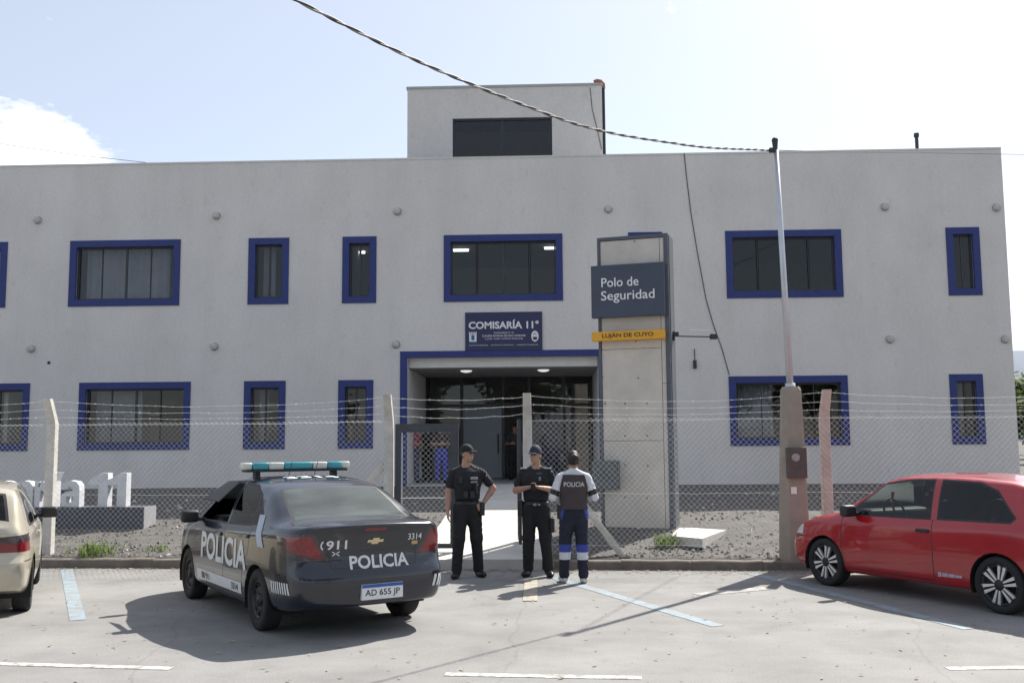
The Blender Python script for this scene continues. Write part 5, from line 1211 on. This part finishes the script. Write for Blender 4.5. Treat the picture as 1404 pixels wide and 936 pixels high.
# ---- officer with hand on hip, looking aside
def officer_hip(loc, rz):
    H = 1.80; root = empty('person', loc, rz); tag(root, 'person in black uniform and peaked cap, one hand on hip, looking sideways', 'person', 'people on the forecourt')
    F_ = Fig(True); torso(F_, H, 1.06); legs(F_, {-1: (-.15, -.09, -.35), 1: (.155, .03, .45)}, H, 1.08)
    arm(F_, (-.20, .01, 1.415), (-.262, .03, 1.16), (-.272, -.04, .925)); hand(F_, (-.272, -.045, .905), (0.02, -.12, -1), (1, .1, 0), (.1, -1, 0), .28)
    arm(F_, (.20, .01, 1.415), (.365, .09, 1.20), (.235, -.03, 1.03)); hand(F_, (.225, -.045, 1.015), (-.62, -.42, -.55), (-.3, .6, -.5), (.2, .2, 1), .35)
    T, rot = head(F_, (0, -.015, 1.685), .85)
    o = F_.mesh('body', mats_for(M_skin, M_bk, M_bkp, M_boot, M_hair), root, .0068)
    hair_part(root, T, rot); cap_part(root, T, rot, M_bkp, True, None)
    v = vest_part(root, H, M_bk, 1.06, 1.05, 1.44); belt_part(root, H, 1.06)
    pouch(root, 'radio', (-.10, -.165, 1.33), (.028, .02, .05)); pouch(root, 'magazine_pouch', (-.03, -.165, 1.13), (.035, .025, .05)); pouch(root, 'magazine_pouch', (.06, -.165, 1.13), (.035, .025, .05))
    pouch(root, 'chest_patch', (.085, -.150, 1.35), (.055, .008, .022), M_gry); pouch(root, 'chest_patch', (.085, -.158, 1.30), (.05, .008, .014), M_gry); pouch(root, 'shoulder_patch', (.262, -.03, 1.40), (.008, .035, .04), M_gry)
    pouch(root, 'holster', (.20, -.06, .93), (.035, .05, .09)); pouch(root, 'sheath', (.12, -.17, 1.20), (.02, .025, .07)); return root
# ---- officer looking at a phone held in both hands
def officer_phone(loc, rz):
    H = 1.77; root = empty('person', loc, rz); tag(root, 'person in black uniform and navy cap holding a phone in both hands', 'person', 'people on the forecourt')
    F_ = Fig(True); torso(F_, H, 1.08); legs(F_, {-1: (-.12, .0, -.3), 1: (.17, -.05, .35)}, H, 1.1)
    for s_ in (-1, 1):
        arm(F_, (s_*.195, .01, 1.395), (s_*.285, .01, 1.17), (s_*.115, -.235, 1.215)); hand(F_, (s_*.105, -.25, 1.218), (-s_*.75, -.45, .15), (-s_*.2, .15, 1), (-s_*.3, .6, .8), .42)
    T, rot = head(F_, (0, -.03, 1.655), -.35)
    F_.mesh('body', mats_for(M_skin, M_bk, M_bkp, M_boot, M_hair), root, .0068)
    hair_part(root, T, rot); cap_part(root, T, rot, M_navyc, True, None, .0, 1.12); vest_part(root, H, M_bk, 1.08, 1.05, 1.42); belt_part(root, H, 1.08)
    pouch(root, 'phone', (0, -.315, 1.235), (.038, .006, .07), M_blk, Rz(0)@np.array([[1, 0, 0], [0, .75, -.66], [0, .66, .75]]))
    pouch(root, 'chest_badge', (.075, -.16, 1.335), (.02, .006, .03), mat('badge_blue', (.12, .16, .30), .5)); pouch(root, 'shoulder_mark', (-.17, -.01, 1.475), (.05, .03, .012), M_gry); pouch(root, 'shoulder_mark', (.17, -.01, 1.475), (.05, .03, .012), M_gry)
    pouch(root, 'holster', (-.215, -.02, .93), (.035, .055, .11)); pouch(root, 'buckle', (.0, -.15, .985), (.028, .008, .02), M_gry); pouch(root, 'handcuffs', (.06, -.148, .985), (.022, .008, .016), M_gry)
    pouch(root, 'leg_pouch', (.225, -.02, .70), (.03, .06, .10)); return root
# ---- officer seen from behind with lettered vest
def officer_back(loc, rz):
    H = 1.72; root = empty('person', loc, rz); tag(root, 'person with white sleeves and dark vest lettered POLICIA, seen from behind', 'person', 'people on the forecourt')
    F_ = Fig(True); torso(F_, H, 1.02, SHIRT, True); legs(F_, {-1: (-.115, .0, -.2), 1: (.135, -.05, .22)}, H, 1.02)
    for s_ in (-1, 1):
        S, E, W = A3((s_*.18, .01, 1.36)), A3((s_*.275, .03, 1.11)), A3((s_*.13, -.2, 1.13)); arm(F_, S, E, W, SHIRT, SHIRT, .62, .98)
        m_ = S+(E-S)*.68; F_.cap(m_, m_+(E-S)*.06, .063, .063, X1, .004); hand(F_, (s_*.115, -.215, 1.135), (-s_*.7, -.6, .1), (-s_*.2, .1, 1), (0, .6, .8), .45)
    T, rot = head(F_, (0, -.03, 1.60), .1)
    def rt(c, t):
        t = t.copy(); p = t == PANTS
        t[p & (c[:, 2] > .40) & (c[:, 2] < .50)] = X2; t[p & (c[:, 2] > .305) & (c[:, 2] <= .40)] = X3
        t[p & (c[:, 2] > .82) & (c[:, 2] < 1.0) & (np.abs(c[:, 0]) > .135-.25*(c[:, 2]-.93))] = X2
        return t
    F_.mesh('body', mats_for(M_skd, M_slv, M_nvp, mat('white_shoe', (.55, .55, .55), .6, .1, 12), M_hair, M_boot, M_band, M_slv), root, .0068, retag=rt)
    hair_part(root, T, rot, -.085, bun=True, off=.011); v = vest_part(root, H, M_vest, 1.04, .99, 1.46, .07, .024, .185)
    dp = bpy.context.evaluated_depsgraph_get(); bvt = BVHTree.FromPolygons([q.co for q in v.data.vertices], [tuple(p.vertices) for p in v.data.polygons])
    decal(root, bvt, fit_text('POLICIA', .27, .062, .018), frame_M((0, .9, 1.285), (-1, 0, 0), (0, 0, 1)), (0, -1, 0), mat('vest_lettering', (.55, .54, .53), .7), 'letter', True, .004, .02)
    pouch(root, 'holster', (.19, .0, .92), (.03, .05, .09)); return root
p = G(641, 791); officer_hip((p.x, p.y, 0), math.radians(8))
p = G(736, 789); officer_phone((p.x, p.y-.05, 0), math.radians(-6))
p = G(788, 799); officer_back((p.x, p.y, 0), math.radians(183))
# ---- visitors in the shaded porch and doorway
def visitor(loc, rz, label, skin, shirt, pants, H=1.68, armp=0, longhair=False, seed=0):
    root = empty('person', loc, rz); tag(root, label, 'person', 'people in the porch'); F_ = Fig(True); k = H/1.78; torso(F_, H, .95); legs(F_, {-1: (-.11, .0, -.2), 1: (.12, -.04, .2)}, H, 1.0)
    for s_ in (-1, 1):
        if armp == s_ or armp == 2: arm(F_, (s_*.175, .01, 1.40*k), (s_*.26, .0, 1.16*k), (s_*.08, -.22, 1.16*k)); hand(F_, (s_*.07, -.235, 1.165*k), (-s_*.8, -.3, 0), (0, .8, .2), (0, .2, 1), .4)
        else: arm(F_, (s_*.175, .01, 1.40*k), (s_*.245, .03, 1.14*k), (s_*.25, -.03, .90*k)); hand(F_, (s_*.25, -.035, .885*k), (0, -.1, -1), (-s_, 0, 0), (0, -1, 0), .35)
    T, rot = head(F_, (0, -.015, H-.115), .2*(seed-1)); F_.mesh('body', mats_for(skin, shirt, pants, M_boot, M_hair), root, .009)
    hair_part(root, T, rot, -.16 if longhair else -.06, off=.014 if longhair else .007)
PF = .762
for px, Y, rz, lab, sk, sh, pa, ap, lh in (
    (566, 28.3, 30, 'person in a pinkish red top standing in the porch behind the gate leaf', M_skin, mat('pink_top', (.34, .05, .10), .8, .1, 10), mat('jeans', (.05, .07, .14), .85, .15, 12), 1, True),
    (586, 28.9, -20, 'person in black clothes standing in the porch behind the gate leaf', M_skd, M_bk, M_bkp, 0, False),
    (605, 28.1, 15, 'person in a dark top and bright blue trousers standing in the porch', M_skin, mat('dark_top', (.05, .035, .04), .8, .1, 10), mat('bright_blue_trousers', (.05, .06, .36), .85, .1, 10), 2, True),
    (706, 30.2, -10, 'person in dark clothes standing in the station doorway', M_skd, mat('charcoal_top', (.035, .035, .04), .85, .1, 10), M_bkp, -1, False)):
    q = FY(px, 640, Y); visitor((q.x, Y, PF), math.radians(rz), lab, sk, sh, pa, 1.66, ap, lh, seed=int(px) % 3)
# ================================================================== PLANTS, LITTER, STONES
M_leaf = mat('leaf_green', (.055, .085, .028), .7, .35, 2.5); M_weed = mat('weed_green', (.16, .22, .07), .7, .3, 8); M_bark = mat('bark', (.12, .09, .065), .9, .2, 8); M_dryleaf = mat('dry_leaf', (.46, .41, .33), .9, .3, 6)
def leafy(M):
    t = M.node_tree; b_ = t.nodes['Principled BSDF']; o = t.nodes['Material Output']; tr = t.nodes.new('ShaderNodeBsdfTranslucent'); mx_ = t.nodes.new('ShaderNodeMixShader'); mx_.inputs[0].default_value = .45
    src = b_.inputs['Base Color'].links[0].from_socket; t.links.new(src, tr.inputs[0]); t.links.new(b_.outputs[0], mx_.inputs[1]); t.links.new(tr.outputs[0], mx_.inputs[2]); t.links.new(mx_.outputs[0], o.inputs[0])
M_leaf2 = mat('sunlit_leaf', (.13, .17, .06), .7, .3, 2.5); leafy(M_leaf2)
leafy(M_leaf); leafy(M_weed); leafy(M_dryleaf)
M_stone = mat('gravel_stone', (.165, .155, .142), .9, .45, 2)
def tree(loc, H, R_, label, seed, group='trees across the road', nleaf=2600, leaf=.16):
    rn = random.Random(seed); root = empty('tree', loc, rn.uniform(0, 6)); tag(root, label, 'tree', group)
    bm = bmesh.new(); th = H*.32; tube(bm, [(0, 0, -.2), (.03, .02, th*.5), (.0, .06, th)], [.2, .15, .12], 8); tips = []
    for k in range(7):
        a = k*.9+rn.random(); e = Vector((math.cos(a)*R_*.55, math.sin(a)*R_*.55, th+H*(.2+.07*k))); mid = Vector((math.cos(a)*R_*.2, math.sin(a)*R_*.2, th+H*.1)); tube(bm, [(0, .05, th-.1), mid, e], [.1, .07, .025], 6); tips.append(e)
    fin('trunk', bm, M_bark, root, True)
    cl = [(t+Vector((rn.uniform(-.4, .4), rn.uniform(-.4, .4), rn.uniform(-.2, .5))), R_*rn.uniform(.36, .52)) for t in tips]+[(Vector((rn.uniform(-1, 1)*R_*.5, rn.uniform(-1, 1)*R_*.5, H*rn.uniform(.5, .9))), R_*rn.uniform(.3, .5)) for _ in range(8)]
    vs_, fs = [], []
    for _ in range(nleaf):
        c, r = rn.choice(cl); u = Vector((rn.gauss(0, 1), rn.gauss(0, 1), rn.gauss(0, 1))).normalized(); p = c+u*r*rn.random()**.45
        a = Vector((rn.gauss(0, 1), rn.gauss(0, 1), rn.gauss(0, 1))).normalized(); b = a.cross(u).normalized()*leaf*rn.uniform(.4, .8); a = a*leaf*rn.uniform(.7, 1.3); i = len(vs_)
        vs_ += [tuple(p-a), tuple(p+b), tuple(p+a), tuple(p-b)]; fs.append((i, i+1, i+2, i+3))
    me = bpy.data.meshes.new('crown'); me.from_pydata(vs_, [], fs); stuff(link('crown', me, root, M_leaf if group.endswith('road') else M_leaf2))
for k, (x, y, H, R_) in enumerate(((-17, -12, 9, 3.6), (-9.5, -14, 10, 4), (-2.5, -12.5, 9.5, 3.6), (4.5, -14, 10.5, 4.2), (11.5, -12, 9, 3.7), (18, -14, 10, 4))):
    tree((x, y, -.06), H, R_, 'leafy roadside tree across the road, reflected in the station windows', 20+k, leaf=.24)
for k, (px, Y, H, R_, lab) in enumerate(((1412, 62, 4.2, 3.0, 'bushy green tree beyond the corner of the station'), (1428, 48, 3.6, 2.2, 'low green tree on open ground past the station corner'), (1455, 80, 5.5, 3.5, 'tall green tree far behind the station corner'))):
    q = FY(px, 600, Y); tree((q.x, Y, gz(q.x, Y)), H, R_, lab, 60+k, 'trees beyond the station', 2600, .2)
def weed(px, py, z, n, hh, sp, label, seed):
    rn = random.Random(seed); q = G(px, py, z); root = empty('weed', (q.x, q.y, gz(q.x, q.y)-.01)); tag(root, label, 'plant', 'weeds on the gravel')
    bm = bmesh.new()
    for _ in range(n):
        a = rn.uniform(0, 6.28); l = hh*rn.uniform(.5, 1.15); o = Vector((rn.gauss(0, sp*.35), rn.gauss(0, sp*.35), 0)); d = Vector((math.cos(a), math.sin(a), 0)); s_ = Vector((-d.y, d.x, 0))*.006*rn.uniform(.8, 2.0)
        p0, p1, p2 = o, o+d*l*.35+Vector((0, 0, l*.6)), o+d*l*rn.uniform(.4, .8)+Vector((0, 0, l*rn.uniform(.7, 1.0)))
        v = [bm.verts.new(c) for c in (p0-s_, p0+s_, p1+s_*1.4, p1-s_*1.4, p2)]; bm.faces.new(v[:4]); bm.faces.new((v[3], v[2], v[4]))
    stuff(fin('blades', bm, M_weed, root, recalc=False))
weed(130, 754, .22, 110, .26, .5, 'bright green weed tuft on the gravel beside the dark plinth', 1); weed(218, 748, .25, 35, .12, .22, 'sparse small weed on the gravel behind the police car', 2)
weed(912, 741, .3, 110, .26, .22, 'green weed growing between the sign tower and the loose slab', 3)
# stones on the gravel, dry leaves in the gutter
rn = random.Random(9)
def rocks(name, n, gen, smin, smax, mt):
    vs_, fs = [], []
    for _ in range(n):
        x, y, z = gen(); s_ = smin+(smax-smin)*rn.random()**3; i = len(vs_); a = rn.uniform(0, 6.28)
        for (u, v, w_) in ((1, 0, 0), (-.2, .9, 0), (-.9, -.1, 0), (.1, -.8, 0), (.0, .1, .75), (0, 0, -.5)):
            u2, v2 = u*math.cos(a)-v*math.sin(a), u*math.sin(a)+v*math.cos(a); k = rn.uniform(.75, 1.25); vs_.append((x+u2*s_*k, y+v2*s_*k, z+w_*s_*k))
        for q in ((0, 1, 4), (1, 2, 4), (2, 3, 4), (3, 0, 4), (1, 0, 5), (2, 1, 5), (3, 2, 5), (0, 3, 5)): fs.append(tuple(i+t for t in q))
    me = bpy.data.meshes.new(name); me.from_pydata(vs_, [], fs); o = link(name, me, None, mt); stuff(o); return o
def lot():
    while True:
        x = rn.uniform(-13, 11); d = .25+9.5*rn.random()**1.4; y = kerbY(x)+d
        if PX0-.03 < x < PX1+.03: continue
        return x, y, gz(x, y)+.004
tag(rocks('gravel', 15000, lot, .008, .045, M_stone), 'loose grey gravel scattered over the ground behind the kerb', 'gravel')
tag(rocks('pale_rubble', 500, lot, .015, .06, mat('pale_stone', (.5, .48, .44), .9, .2, 3)), 'pale bits of rubble among the gravel behind the kerb', 'rubble')
vs_, fs = [], []
for _ in range(2600):
    x = rn.uniform(-10, 9); u = rn.random(); y = kerbY(x)-.03-abs(rn.gauss(0, .22)) if u < .75 else rn.uniform(7.5, kerbY(x)-.2); s_ = rn.uniform(.012, .038); a = rn.uniform(0, 6.28); t_ = rn.uniform(-.3, .5); i = len(vs_)
    for u_, v_, w_ in ((1, 0, 0), (0, .45, .25), (-1, 0, t_), (0, -.45, .2)): vs_.append((x+s_*(u_*math.cos(a)-v_*math.sin(a)), y+s_*(u_*math.sin(a)+v_*math.cos(a)), .008+s_*max(0, w_)))
    fs.append((i, i+1, i+2, i+3))
me = bpy.data.meshes.new('dry_leaves'); me.from_pydata(vs_, [], fs); tag(stuff(link('dry_leaves', me, None, M_dryleaf)), 'dry leaves and litter scattered along the gutter and road', 'leaves')
